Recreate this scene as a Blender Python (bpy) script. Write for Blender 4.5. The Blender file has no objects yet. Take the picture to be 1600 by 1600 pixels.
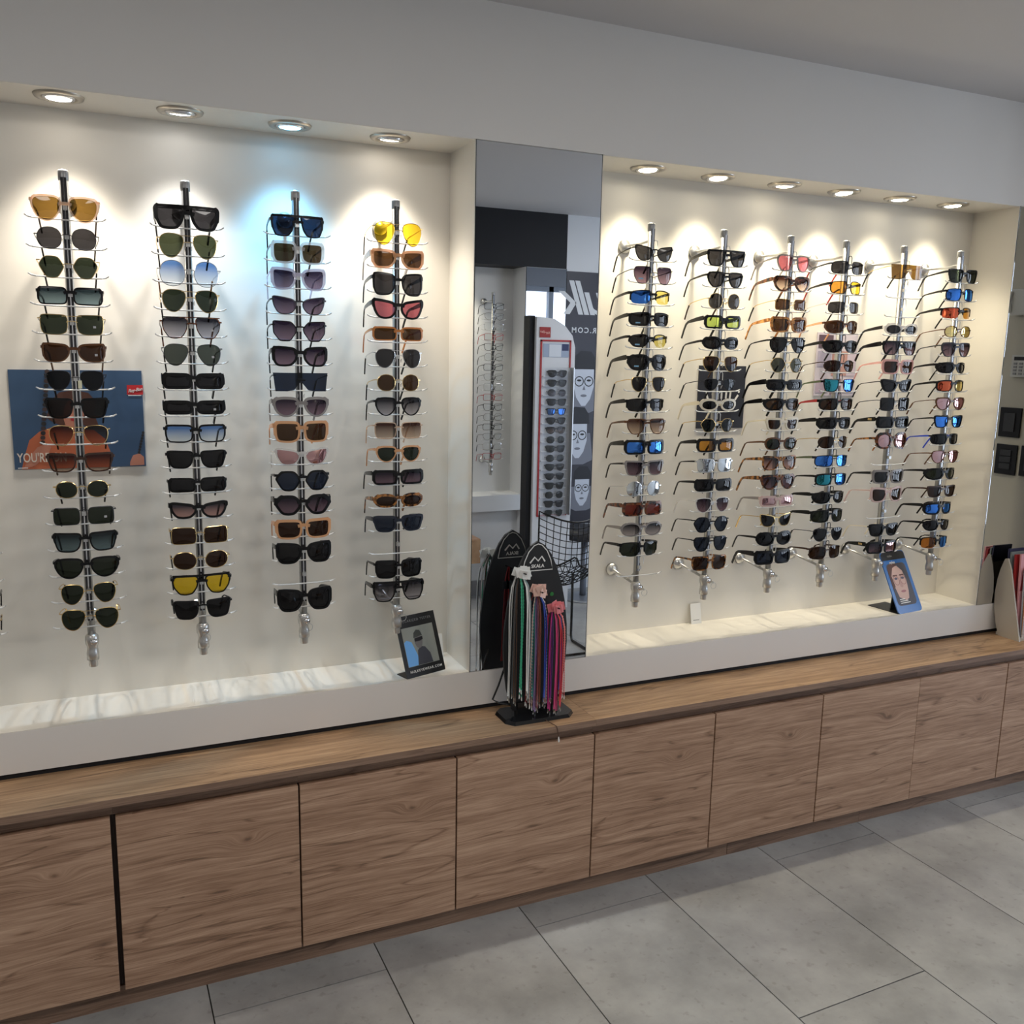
import bpy, bmesh, math, random
from mathutils import Vector, Matrix
random.seed(7)
S = bpy.context.scene
COL = S.collection
PI = math.pi

# ------------------------------------------------------------------ camera
CAMH = 1.567
cam_d = bpy.data.cameras.new('camera')
cam = bpy.data.objects.new('camera', cam_d); COL.objects.link(cam)
Rm = ((0.91368804, -0.40594367, 0.01959334), (-0.05175389, -0.16403319, -0.98509626), (0.40310755, 0.89905664, -0.17088433))
cx, cy, cz = Vector(Rm[0]), -Vector(Rm[1]), -Vector(Rm[2])
M = Matrix.Identity(4)
for i in range(3):
    M[i][0], M[i][1], M[i][2] = cx[i], cy[i], cz[i]
M[0][3], M[1][3], M[2][3] = 0.0, -2.3, CAMH
cam.matrix_world = M
cam_d.sensor_width = 36.0
cam_d.lens = 1412.33 / 1600 * 36
cam_d.clip_start = 0.01
S.camera = cam
# ------------------------------------------------------------------ world, exposure
w = bpy.data.worlds.new('World'); S.world = w; w.use_nodes = True
w.node_tree.nodes['Background'].inputs[0].default_value = (0.62, 0.74, 1.0, 1)
w.node_tree.nodes['Background'].inputs[1].default_value = 0.8
S.view_settings.view_transform = 'Standard'
S.view_settings.look = 'None'
S.view_settings.exposure = 0.35
S.cycles.max_bounces = 8; S.cycles.diffuse_bounces = 3; S.cycles.glossy_bounces = 5; S.cycles.transmission_bounces = 2; S.cycles.transparent_max_bounces = 12
S.cycles.caustics_reflective = False; S.cycles.caustics_refractive = False; S.cycles.sample_clamp_indirect = 4.0; S.cycles.adaptive_threshold = 0.025
S.view_settings.gamma = 1.0
S.view_settings.use_curve_mapping = False
# ------------------------------------------------------------------ daylight at the shop windows, ceiling panels
def area(name, loc, rot, sx, sy, e, col):
    l = bpy.data.lights.new(name, 'AREA'); l.shape = 'RECTANGLE'; l.size = sx; l.size_y = sy; l.energy = e; l.color = col
    o = bpy.data.objects.new(name, l); COL.objects.link(o); o.location = loc; o.rotation_euler = rot
    return o
area('daylight_side_window', (5.72, -1.55, 1.35), (0, PI/2, 0), 1.9, 2.6, 82, (0.80, 0.89, 1.0))
area('daylight_front_window', (4.45, 0.14, 1.35), (-PI/2, 0, 0), 1.7, 1.9, 16, (0.85, 0.92, 1.0))
CEIL_LAMPS = [(-0.9, -1.7, 8), (0.9, -1.75, 8), (3.2, -1.75, 6)]

# ------------------------------------------------------------------ node helpers / materials
MATS = {}
def newmat(name):
    m = bpy.data.materials.new(name); m.use_nodes = True
    nt = m.node_tree; nt.nodes.clear()
    out = nt.nodes.new('ShaderNodeOutputMaterial')
    return m, nt, out
def pbr(name, col, rough=0.5, metal=0.0, spec=0.5, emit=None, es=0, bump=None, var=0.0, coat=0.0):
    if name in MATS: return MATS[name]
    m, nt, out = newmat(name)
    b = nt.nodes.new('ShaderNodeBsdfPrincipled')
    b.inputs['Base Color'].default_value = (*col, 1)
    b.inputs['Roughness'].default_value = rough; b.inputs['Metallic'].default_value = metal
    b.inputs['Specular IOR Level'].default_value = spec
    b.inputs['Coat Weight'].default_value = coat
    if emit:
        b.inputs['Emission Color'].default_value = (*emit, 1); b.inputs['Emission Strength'].default_value = es
    if bump or var:
        tc = nt.nodes.new('ShaderNodeTexCoord')
        n = nt.nodes.new('ShaderNodeTexNoise'); n.inputs['Scale'].default_value = bump[0] if bump else 6; n.inputs['Detail'].default_value = 5
        nt.links.new(tc.outputs['Object'], n.inputs['Vector'])
        if bump:
            bp = nt.nodes.new('ShaderNodeBump'); bp.inputs['Strength'].default_value = bump[1]; bp.inputs['Distance'].default_value = 0.002
            nt.links.new(n.outputs['Fac'], bp.inputs['Height']); nt.links.new(bp.outputs[0], b.inputs['Normal'])
        if var:
            n2 = nt.nodes.new('ShaderNodeTexNoise'); n2.inputs['Scale'].default_value = 2.2; n2.inputs['Detail'].default_value = 4
            nt.links.new(tc.outputs['Object'], n2.inputs['Vector'])
            mx = nt.nodes.new('ShaderNodeMix'); mx.data_type = 'RGBA'
            mx.inputs[6].default_value = (*[c*(1-var) for c in col], 1); mx.inputs[7].default_value = (*[min(1, c*(1+var)) for c in col], 1)
            nt.links.new(n2.outputs['Fac'], mx.inputs[0]); nt.links.new(mx.outputs[2], b.inputs['Base Color'])
    nt.links.new(b.outputs[0], out.inputs[0])
    MATS[name] = m
    return m
def translucent(name, col, alpha, rough=0.12):
    """clear coloured plastic: see-through body with a glossy skin"""
    if name in MATS: return MATS[name]
    m, nt, out = newmat(name)
    t = nt.nodes.new('ShaderNodeBsdfTransparent'); t.inputs[0].default_value = (*[0.55+0.45*c for c in col], 1)
    b = nt.nodes.new('ShaderNodeBsdfPrincipled'); b.inputs['Base Color'].default_value = (*col, 1); b.inputs['Roughness'].default_value = rough
    mx = nt.nodes.new('ShaderNodeMixShader'); mx.inputs[0].default_value = alpha
    nt.links.new(t.outputs[0], mx.inputs[1]); nt.links.new(b.outputs[0], mx.inputs[2]); nt.links.new(mx.outputs[0], out.inputs[0])
    MATS[name] = m
    return m
def lensmat(name, top, bot=None, mirror=None, mfac=0.0, rough=0.02):
    """tinted lens: coloured transparency (optionally graded) plus a reflecting coat"""
    k = 'lens_' + name
    if k in MATS: return MATS[k]
    m, nt, out = newmat(k)
    if max(top) < .14 and not mirror: top = tuple(c*.55 for c in top)
    t = nt.nodes.new('ShaderNodeBsdfTransparent'); t.inputs[0].default_value = (*top, 1)
    if bot:
        tc = nt.nodes.new('ShaderNodeTexCoord'); sp = nt.nodes.new('ShaderNodeSeparateXYZ')
        nt.links.new(tc.outputs['Generated'], sp.inputs[0])
        mr = nt.nodes.new('ShaderNodeMapRange'); mr.inputs[1].default_value = 0.1; mr.inputs[2].default_value = 0.85
        nt.links.new(sp.outputs[2], mr.inputs[0])
        mc = nt.nodes.new('ShaderNodeMix'); mc.data_type = 'RGBA'; mc.inputs[6].default_value = (*bot, 1); mc.inputs[7].default_value = (*top, 1)
        nt.links.new(mr.outputs[0], mc.inputs[0]); nt.links.new(mc.outputs[2], t.inputs[0])
    g = nt.nodes.new('ShaderNodeBsdfGlossy'); g.inputs[0].default_value = (*(mirror or (1, 1, 1)), 1); g.inputs['Roughness'].default_value = rough
    mx = nt.nodes.new('ShaderNodeMixShader')
    fr = nt.nodes.new('ShaderNodeFresnel'); fr.inputs[0].default_value = 1.38 if mfac < .1 else 1.5
    ad = nt.nodes.new('ShaderNodeMath'); ad.operation = 'ADD'; ad.use_clamp = True; ad.inputs[1].default_value = mfac
    nt.links.new(fr.outputs[0], ad.inputs[0]); nt.links.new(ad.outputs[0], mx.inputs[0])
    nt.links.new(t.outputs[0], mx.inputs[1]); nt.links.new(g.outputs[0], mx.inputs[2]); nt.links.new(mx.outputs[0], out.inputs[0])
    MATS[k] = m
    return m
def tortoise(name, a, b, scale=70):
    if name in MATS: return MATS[name]
    m, nt, out = newmat(name)
    p = nt.nodes.new('ShaderNodeBsdfPrincipled'); p.inputs['Roughness'].default_value = 0.15
    tc = nt.nodes.new('ShaderNodeTexCoord'); n = nt.nodes.new('ShaderNodeTexNoise'); n.inputs['Scale'].default_value = scale; n.inputs['Detail'].default_value = 3
    r = nt.nodes.new('ShaderNodeValToRGB'); r.color_ramp.elements[0].position = 0.42; r.color_ramp.elements[0].color = (*a, 1)
    r.color_ramp.elements[1].position = 0.58; r.color_ramp.elements[1].color = (*b, 1)
    nt.links.new(tc.outputs['Object'], n.inputs['Vector']); nt.links.new(n.outputs['Fac'], r.inputs[0]); nt.links.new(r.outputs[0], p.inputs['Base Color'])
    nt.links.new(p.outputs[0], out.inputs[0]); MATS[name] = m
    return m

def wood(name, dark, light, axis='z', knots=()):
    """oak decor: stretched noise grain flowing round knots; grain runs along x"""
    if name in MATS: return MATS[name]
    m, nt, out = newmat(name); N = nt.nodes; Lk = nt.links
    def math_(op, a, b=None, clamp=False):
        n = N.new('ShaderNodeMath'); n.operation = op; n.use_clamp = clamp
        for i, v in enumerate((a, b)):
            if v is None: continue
            if isinstance(v, (int, float)): n.inputs[i].default_value = v
            else: Lk.new(v, n.inputs[i])
        return n.outputs[0]
    tc = N.new('ShaderNodeTexCoord'); sp = N.new('ShaderNodeSeparateXYZ'); Lk.new(tc.outputs['Object'], sp.inputs[0])
    oi = N.new('ShaderNodeObjectInfo')
    x = sp.outputs[0]; z = sp.outputs[2 if axis == 'z' else 1]; y = sp.outputs[1 if axis == 'z' else 2]
    ro = math_('MULTIPLY', oi.outputs['Random'], 7.0)
    # slow wander of the grain
    cw = N.new('ShaderNodeCombineXYZ'); Lk.new(math_('ADD', math_('MULTIPLY', x, 2.2), ro), cw.inputs[0]); Lk.new(math_('MULTIPLY', z, 3.0), cw.inputs[1])
    nw = N.new('ShaderNodeTexNoise'); nw.inputs['Scale'].default_value = 1.0; nw.inputs['Detail'].default_value = 2; Lk.new(cw.outputs[0], nw.inputs['Vector'])
    zz = math_('ADD', z, math_('MULTIPLY', math_('SUBTRACT', nw.outputs['Fac'], 0.5), 0.032))
    spot = None
    for kx, kz, sx, sz, amp in knots:
        dx = math_('DIVIDE', math_('SUBTRACT', x, kx), sx); dz = math_('DIVIDE', math_('SUBTRACT', z, kz), sz)
        r2 = math_('ADD', math_('MULTIPLY', dx, dx), math_('MULTIPLY', dz, dz))
        e = math_('POWER', 2.718, math_('MULTIPLY', r2, -1.0))
        zz = math_('ADD', zz, math_('MULTIPLY', math_('MULTIPLY', dz, e), -amp))
        zz = math_('ADD', zz, math_('MULTIPLY', e, amp*1.2))
        s = math_('POWER', 2.718, math_('MULTIPLY', r2, -22.0))
        spot = s if spot is None else math_('ADD', spot, s)
    def noise(fx, fz, det, dist=0.0):
        c = N.new('ShaderNodeCombineXYZ'); Lk.new(math_('ADD', math_('MULTIPLY', x, fx), ro), c.inputs[0]); Lk.new(math_('MULTIPLY', zz, fz), c.inputs[1]); Lk.new(math_('MULTIPLY', y, fx), c.inputs[2])
        n = N.new('ShaderNodeTexNoise'); n.inputs['Scale'].default_value = 1; n.inputs['Detail'].default_value = det; n.inputs['Distortion'].default_value = dist
        Lk.new(c.outputs[0], n.inputs['Vector']); return n.outputs['Fac']
    n1 = noise(2.6, 85, 7, 0.1); n2 = noise(1.1, 12, 4, 0.25); n3 = noise(12, 380, 4); n4 = noise(1.3, 13, 2, 0.6)
    f = math_('ADD', math_('MULTIPLY', n1, 0.50), math_('ADD', math_('MULTIPLY', n2, 0.36), math_('MULTIPLY', n3, 0.47)))
    f = math_('SUBTRACT', f, 0.165)
    ln = math_('SUBTRACT', 1.0, math_('MULTIPLY', math_('ABSOLUTE', math_('SUBTRACT', n4, 0.5)), 55.0), True)
    ln = math_('MULTIPLY', ln, math_('GREATER_THAN', n2, 0.47))
    f = math_('SUBTRACT', f, math_('MULTIPLY', ln, 0.16))
    if spot is not None: f = math_('SUBTRACT', f, math_('MULTIPLY', spot, 0.22))
    r = N.new('ShaderNodeValToRGB'); Lk.new(f, r.inputs[0])
    r.color_ramp.elements[0].position = 0.28; r.color_ramp.elements[0].color = (*[d*0.55 for d in dark], 1)
    r.color_ramp.elements[1].position = 0.68; r.color_ramp.elements[1].color = (*light, 1)
    e2 = r.color_ramp.elements.new(0.42); e2.color = (*dark, 1)
    b = N.new('ShaderNodeBsdfPrincipled'); b.inputs['Roughness'].default_value = 0.42; b.inputs['Specular IOR Level'].default_value = 0.4
    Lk.new(r.outputs[0], b.inputs['Base Color'])
    bp = N.new('ShaderNodeBump'); bp.inputs['Strength'].default_value = 0.25; bp.inputs['Distance'].default_value = 0.0006
    Lk.new(f, bp.inputs['Height']); Lk.new(bp.outputs[0], b.inputs['Normal'])
    Lk.new(b.outputs[0], out.inputs[0]); MATS[name] = m
    return m
def concrete_tile():
    if 'tile' in MATS: return MATS['tile']
    m, nt, out = newmat('tile'); N = nt.nodes; Lk = nt.links
    tc = N.new('ShaderNodeTexCoord'); oi = N.new('ShaderNodeObjectInfo')
    ad = N.new('ShaderNodeVectorMath'); ad.operation = 'ADD'; mu = N.new('ShaderNodeVectorMath'); mu.operation = 'SCALE'; mu.inputs['Scale'].default_value = 20
    cb = N.new('ShaderNodeCombineXYZ'); Lk.new(oi.outputs['Random'], cb.inputs[0]); Lk.new(oi.outputs['Random'], cb.inputs[1]); Lk.new(cb.outputs[0], mu.inputs[0])
    Lk.new(tc.outputs['Object'], ad.inputs[0]); Lk.new(mu.outputs[0], ad.inputs[1])
    n = N.new('ShaderNodeTexNoise'); n.inputs['Scale'].default_value = 3.2; n.inputs['Detail'].default_value = 9; n.inputs['Roughness'].default_value = 0.62; Lk.new(ad.outputs[0], n.inputs['Vector'])
    r = N.new('ShaderNodeValToRGB'); Lk.new(n.outputs['Fac'], r.inputs[0])
    r.color_ramp.elements[0].position = 0.33; r.color_ramp.elements[0].color = (0.235, 0.232, 0.225, 1)
    r.color_ramp.elements[1].position = 0.66; r.color_ramp.elements[1].color = (0.40, 0.395, 0.382, 1)
    n2 = N.new('ShaderNodeTexNoise'); n2.inputs['Scale'].default_value = 42; n2.inputs['Detail'].default_value = 3; Lk.new(ad.outputs[0], n2.inputs['Vector'])
    r2 = N.new('ShaderNodeValToRGB'); r2.color_ramp.elements[0].position = 0.27; r2.color_ramp.elements[0].color = (0.80, 0.79, 0.77, 1); r2.color_ramp.elements[1].position = 0.40; r2.color_ramp.elements[1].color = (1, 1, 1, 1)
    Lk.new(n2.outputs['Fac'], r2.inputs[0])
    mx = N.new('ShaderNodeMix'); mx.data_type = 'RGBA'; mx.blend_type = 'MULTIPLY'; mx.inputs[0].default_value = 1
    Lk.new(r.outputs[0], mx.inputs[6]); Lk.new(r2.outputs[0], mx.inputs[7])
    b = N.new('ShaderNodeBsdfPrincipled'); b.inputs['Roughness'].default_value = 0.38; b.inputs['Specular IOR Level'].default_value = 0.45
    Lk.new(mx.outputs[2], b.inputs['Base Color'])
    Lk.new(b.outputs[0], out.inputs[0]); MATS['tile'] = m
    return m

white = pbr('white_paint', (0.80, 0.77, 0.73), 0.5, spec=0.3, bump=(90, 0.04), var=0.03)
nichew = pbr('niche_white', (0.79, 0.75, 0.675), 0.42, spec=0.3, var=0.03)
ceilm = pbr('ceiling_paint', (0.62, 0.60, 0.59), 0.8, spec=0.2, bump=(60, 0.05))
olive = pbr('side_wall_paint', (0.58, 0.55, 0.46), 0.6, spec=0.2, var=0.03)
blackp = pbr('black_matt', (0.012, 0.012, 0.014), 0.6, spec=0.3)
blackg = pbr('black_gloss', (0.010, 0.010, 0.011), 0.16)
nickel = pbr('brushed_nickel', (0.50, 0.46, 0.40), 0.28, 1.0)
chrome = pbr('chrome', (0.75, 0.75, 0.76), 0.14, 1.0)
alu = pbr('satin_aluminium', (0.62, 0.62, 0.61), 0.32, 1.0)
railm = pbr('dark_rail', (0.028, 0.028, 0.031), 0.28)
polem = pbr('pole_aluminium', (0.42, 0.42, 0.41), 0.34, 0.9)
mirm = pbr('mirror_silver', (0.86, 0.89, 0.92), 0.0, 1.0)
edgem = pbr('mirror_edge', (0.02, 0.026, 0.025), 0.7, spec=.1)
acryl = translucent('clear_acrylic', (0.93, 0.94, 0.95), 0.28, 0.06)
rodm = pbr('frosted_acrylic', (0.80, 0.79, 0.76), 0.15)
tipm = pbr('rod_tip', (0.92, 0.91, 0.88), 0.2)
woodd = wood('oak_door', (0.350, 0.205, 0.130), (0.60, 0.395, 0.270), 'z', ((0.085, 0.105, 0.050, 0.026, 0.020), (0.02, -0.02, 0.10, 0.016, 0.009)))
woodt = wood('oak_top', (0.33, 0.195, 0.105), (0.57, 0.37, 0.215), 'y')
woode = wood('oak_edge', (0.20, 0.122, 0.084), (0.33, 0.215, 0.150), 'z')
woodk = pbr('dark_rail_wood', (0.050, 0.028, 0.020), 0.55)

# ------------------------------------------------------------------ mesh helpers
def mesh_obj(name, verts, faces, mat, parent=None, smooth=False):
    me = bpy.data.meshes.new(name); me.from_pydata([tuple(v) for v in verts], [], faces); me.update()
    if mat: me.materials.append(mat)
    if smooth: me.polygons.foreach_set('use_smooth', [True]*len(me.polygons))
    o = bpy.data.objects.new(name, me); COL.objects.link(o)
    if parent: o.parent = parent
    return o
class MB:
    def __init__(s): s.v = []; s.f = []
    def box(s, x0, x1, y0, y1, z0, z1):
        n = len(s.v)
        s.v += [(x0,y0,z0),(x1,y0,z0),(x1,y1,z0),(x0,y1,z0),(x0,y0,z1),(x1,y0,z1),(x1,y1,z1),(x0,y1,z1)]
        s.f += [tuple(n+i for i in q) for q in ((0,3,2,1),(4,5,6,7),(0,1,5,4),(1,2,6,5),(2,3,7,6),(3,0,4,7))]
        return s
    def tube(s, pts, r, n=8, caps=True):
        pts = [Vector(p) for p in pts]; rs = r if isinstance(r, (list, tuple)) else [r]*len(pts)
        base = len(s.v); up = None
        for i, p in enumerate(pts):
            d = (pts[min(i+1, len(pts)-1)] - pts[max(i-1, 0)]).normalized()
            if up is None:
                up = Vector((0,0,1)) if abs(d.z) < 0.9 else Vector((1,0,0))
            a = d.cross(up).normalized(); up = a.cross(d).normalized(); b = up
            for k in range(n):
                t = 2*PI*k/n; q = p + a*math.cos(t)*rs[i] + b*math.sin(t)*rs[i]; s.v.append(tuple(q))
        for i in range(len(pts)-1):
            for k in range(n):
                k2 = (k+1) % n
                s.f.append((base+i*n+k, base+i*n+k2, base+(i+1)*n+k2, base+(i+1)*n+k))
        if caps:
            s.f.append(tuple(base+k for k in range(n))); s.f.append(tuple(base+(len(pts)-1)*n+k for k in reversed(range(n))))
        return s
    def sweep(s, pts, hw, hh):
        """rectangular bar along pts; hw half-thickness across (horizontal), hh half-height (vertical): lists or numbers"""
        pts = [Vector(p) for p in pts]; n = len(pts)
        hw = hw if isinstance(hw, (list, tuple)) else [hw]*n; hh = hh if isinstance(hh, (list, tuple)) else [hh]*n
        base = len(s.v)
        for i, p in enumerate(pts):
            d = (pts[min(i+1, n-1)] - pts[max(i-1, 0)]).normalized()
            a = d.cross(Vector((0,0,1)))
            a = a.normalized() if a.length > 1e-4 else Vector((1,0,0))
            b = a.cross(d).normalized()
            for sx, sz in ((-1,-1),(1,-1),(1,1),(-1,1)): s.v.append(tuple(p + a*sx*hw[i] + b*sz*hh[i]))
        for i in range(n-1):
            for k in range(4):
                k2 = (k+1) % 4; s.f.append((base+i*4+k, base+i*4+k2, base+(i+1)*4+k2, base+(i+1)*4+k))
        s.f.append((base+3, base+2, base+1, base)); q = base+(n-1)*4; s.f.append((q, q+1, q+2, q+3))
        return s
    def lathe(s, prof, n=20, c=(0,0,0), axis='z'):
        base = len(s.v)
        for r, h in prof:
            for k in range(n):
                t = 2*PI*k/n; a, b = r*math.cos(t), r*math.sin(t)
                p = (a, b, h) if axis == 'z' else ((a, h, b) if axis == 'y' else (h, a, b))
                s.v.append((p[0]+c[0], p[1]+c[1], p[2]+c[2]))
        for i in range(len(prof)-1):
            for k in range(n):
                k2 = (k+1) % n; s.f.append((base+i*n+k, base+i*n+k2, base+(i+1)*n+k2, base+(i+1)*n+k))
        if prof[0][0] > 1e-6: s.f.append(tuple(base+k for k in reversed(range(n))))
        if prof[-1][0] > 1e-6: s.f.append(tuple(base+(len(prof)-1)*n+k for k in range(n)))
        return s
    def prism(s, poly, y0, y1):
        """polygon (x,z) extruded y0..y1"""
        n = len(poly); b = len(s.v)
        s.v += [(x, y0, z) for x, z in poly] + [(x, y1, z) for x, z in poly]
        s.f.append(tuple(b+i for i in range(n))); s.f.append(tuple(b+n+i for i in reversed(range(n))))
        for i in range(n):
            j = (i+1) % n; s.f.append((b+i, b+n+i, b+n+j, b+j))
        return s
    def build(s, name, mat, parent=None, smooth=False, loc=None):
        o = mesh_obj(name, s.v, s.f, mat, parent, smooth)
        if loc: o.location = loc
        return o
def fixn(o):
    bm = bmesh.new(); bm.from_mesh(o.data); bmesh.ops.recalc_face_normals(bm, faces=bm.faces); bm.to_mesh(o.data); bm.free(); return o
def bevel(o, w, seg=2):
    bm = bmesh.new(); bm.from_mesh(o.data)
    bmesh.ops.recalc_face_normals(bm, faces=bm.faces)
    bmesh.ops.bevel(bm, geom=[e for e in bm.edges], offset=w, segments=seg, affect='EDGES', profile=0.5); bm.to_mesh(o.data); bm.free(); return o
def empty(name, loc=(0,0,0), rz=0.0, parent=None):
    o = bpy.data.objects.new(name, None); COL.objects.link(o); o.location = loc; o.rotation_euler = (0, 0, rz); o.empty_display_size = 0.02
    if parent: o.parent = parent
    return o
def tag(o, label, cat, group=None, kind=None):
    o['label'] = label; o['category'] = cat
    if group: o['group'] = group
    if kind: o['kind'] = kind
    return o
def struct(o): o['kind'] = 'structure'; return o
def text(name, s, size, mat, parent, mat4, shear=0.0, offset=0.0, spacing=1.0, ext=0.0002, align='CENTER'):
    c = bpy.data.curves.new(name, 'FONT'); c.body = s; c.size = size; c.shear = shear; c.offset = offset; c.space_character = spacing
    c.extrude = ext; c.align_x = align; c.align_y = 'CENTER'; c.resolution_u = 3
    t = bpy.data.objects.new(name+'_tmp', c); COL.objects.link(t)
    dg = bpy.context.evaluated_depsgraph_get(); dg.update()
    me = bpy.data.meshes.new_from_object(t.evaluated_get(dg)); bpy.data.objects.remove(t); bpy.data.curves.remove(c)
    me.materials.clear(); me.materials.append(mat)
    me.transform(mat4)
    o = bpy.data.objects.new(name, me); COL.objects.link(o)
    if parent: o.parent = parent
    return o
FRONT = Matrix.Rotation(PI/2, 4, 'X')                      # text upright, read from -y
BACKF = Matrix.Rotation(PI, 4, 'Z') @ FRONT                # read from +y
def T(x, y, z): return Matrix.Translation((x, y, z))
def flatpoly(name, pts, mat, parent, y, face=-1, thick=0.0002):
    """flat print: (x,z) polygon lying at depth y"""
    b = MB().prism(pts, y, y - face*-thick if False else y + thick)
    return fixn(b.build(name, mat, parent))
def ell(cx_, cz_, rx, rz, n=18): return [(cx_+rx*math.cos(2*PI*k/n), cz_+rz*math.sin(2*PI*k/n)) for k in range(n)]

# ------------------------------------------------------------------ the room
XL, XR, XE = -2.6, 3.3, 5.6
ZC, ZT, ZS, ZB, ND = 2.4525, 2.117, 0.670, 0.568, 0.19
N1L, N1R, N2L, N2R, YB = -0.73, 0.908, 1.285, 2.960, -3.02
ZCT = 0.554
def subfloor():
    o = MB().box(XL-.1, XE+.3, YB-.4, 0.4, -0.06, -0.004).build('floor', pbr('grout', (0.035, 0.033, 0.03), 0.8)); struct(o)
    W, Lt, th = 0.428, 1.14, math.radians(1.25)
    # column boundaries x0 at y=0 along rotated axes
    tm = concrete_tile(); base = MB().box(-W/2+.0017, W/2-.0017, -Lt/2+.0017, Lt/2-.0017, -0.004, 0.0).build('tile', tm, o)
    first = True
    ox, oy = 1.012, -0.256 + 0.0
    for i in range(-9, 12):
        for j in range(-3, 3):
            lx = (i+0.5)*W; ly = (j+0.5)*Lt + (0.0 if i % 2 == 0 else Lt/2)
            x = ox + lx*math.cos(th) - ly*math.sin(th) ; y = oy + lx*math.sin(th) + ly*math.cos(th)
            if x < XL-.2 or x > XE+.2 or y < YB-.5 or y > 0.45: continue
            t = base if first else base.copy()
            if not first: COL.objects.link(t)
            t.parent = o; t.location = (x, y, 0); t.rotation_euler = (0, 0, th); first = False
subfloor()
struct(MB().box(XL-.1, XE+.3, YB-.4, 0.4, ZC, ZC+.08).build('ceiling', ceilm))
wf = MB()
wf.box(XL, 3.42, ND, ND+.12, 0, ZC)                       # back of the niches
wf.box(XL, 3.42, 0, ND, ZT, ZC)                           # fascia
wf.box(XL, 3.42, 0, ND, ZB, ZS)                           # sill
wf.box(XL, N1L, 0, ND, ZS, ZT); wf.box(N1R+.002, N2L-.002, 0.004, ND, ZS, ZT); wf.box(N2R+.002, 3.42, 0.004, ND, ZS, ZT)
wf.box(XL, 3.42, 0.10, ND, 0, ZB)
struct(wf.build('wall_front', white))
for n, (a, b) in enumerate(((N1L, N1R), (N2L, N2R))):
    lin = MB(); e = 0.0015
    lin.box(a, b, ND-.003, ND-e, ZS, ZT); lin.box(a, a+.002, 0.0005, ND, ZS, ZT); lin.box(b-.002, b, 0.0005, ND, ZS, ZT)
    lin.box(a, b, 0.0005, ND, ZS-.0, ZS+.002); lin.box(a, b, 0.0005, ND, ZT-.002, ZT)
    struct(lin.build('trim_%d' % (n+1), nichew))
struct(MB().box(XL-.1, XL, YB-.3, 0.3, 0, ZC).build('wall_left', white))
struct(MB().box(XL, XR, 0.006, 0.0995, ZCT+.0003, ZB-.0003).build('trim_4', blackp))  # black bar modelled for the dark shadow in the gap below the sill
struct(MB().box(XR, XR+.12, -0.262, 0.0, 0, ZC).build('wall_return', olive))
# far side wall with its own niche, and the wall beyond
wb = MB(); o2 = YB
wb.box(XL, XE, o2-.30, o2-ND, 0, ZC); wb.box(XL, 2.45, o2-ND, o2, ZB, ZS); wb.box(2.447, XE, o2-ND, o2, 0, ZT); wb.box(2.735, XE, o2-ND, o2, ZT, ZC)
wb.box(XL, 0.75, o2-ND, o2, ZS, ZT); wb.box(XL, 2.447, o2-ND, o2-.06, 0, ZB)
struct(wb.build('wall_back', pbr('far_wall', (0.74, 0.75, 0.76), 0.5, spec=0.3)))
struct(MB().box(XL, 2.735, o2-ND, o2, ZT, ZC).build('trim_3', blackp))
struct(MB().box(XL, 2.447, o2-.058, o2-.045, 0, 0.10).build('baseboard_back', pbr('grey_base', (0.25, 0.25, 0.26), 0.5)))
# right wall with window openings
wr = MB(); wr.box(XE, XE+.1, YB-.3, -2.95, 0, ZC); wr.box(XE, XE+.1, -0.2, 0.3, 0, ZC); wr.box(XE, XE+.1, -2.95, -0.2, 2.3, ZC); wr.box(XE, XE+.1, -2.95, -0.2, 0, 0.40)
struct(wr.build('wall_right', pbr('shopfront_grey', (.16, .16, .17), .5)))
wq = MB(); wq.box(3.42, XE, 0, 0.1, 2.25, ZC); wq.box(3.42, XE, 0, 0.1, 0, 0.40); wq.box(3.42, 3.50, 0, 0.1, 0.4, 2.25); wq.box(5.40, XE, 0, 0.1, .4, 2.25)
struct(wq.build('wall_street', pbr('shopfront_grey', (.16, .16, .17), .5)))
framew = pbr('window_frame', (0.20, 0.21, 0.23), 0.4, 0.3)
glassm = translucent('window_glass', (0.95, 0.97, 1.0), 0.05, 0.02)
def window(n, x0, x1, y0, y1, z0, z1, alongx, cuts, t=.025):
    f = MB()
    if alongx:
        ym = (y0+y1)/2
        f.box(x0, x1, y0, y1, z0, z0+.05); f.box(x0, x1, y0, y1, z1-.05, z1)
        for c in [x0+t] + cuts + [x1-t]: f.box(c-t, c+t, y0, y1, z0, z1)
        f.box(x0, x1, y0, y1, 1.55, 1.60)
        o = f.build('window_%d' % n, framew); MB().box(x0, x1, ym-.004, ym+.004, z0, z1).build('pane', glassm, o)
    else:
        xm = (x0+x1)/2
        f.box(x0, x1, y0, y1, z0, z0+.05); f.box(x0, x1, y0, y1, z1-.05, z1)
        for c in [y0+t] + cuts + [y1-t]: f.box(x0, x1, c-t, c+t, z0, z1)
        f.box(x0, x1, y0, y1, 1.50, 1.62); f.box(x0, x1, y0, y1, .98, 1.06)
        o = f.build('window_%d' % n, framew); MB().box(xm-.004, xm+.004, y0, y1, z0, z1).build('pane', glassm, o)
    struct(o)
window(1, XE+.02, XE+.08, -2.95, -0.2, 0.40, 2.30, False, [-2.45, -1.98, -1.5, -1.02, -.6], .07)
window(2, 3.50, 5.40, 0.02, 0.08, 0.40, 2.25, True, [4.13, 4.8])

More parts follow.
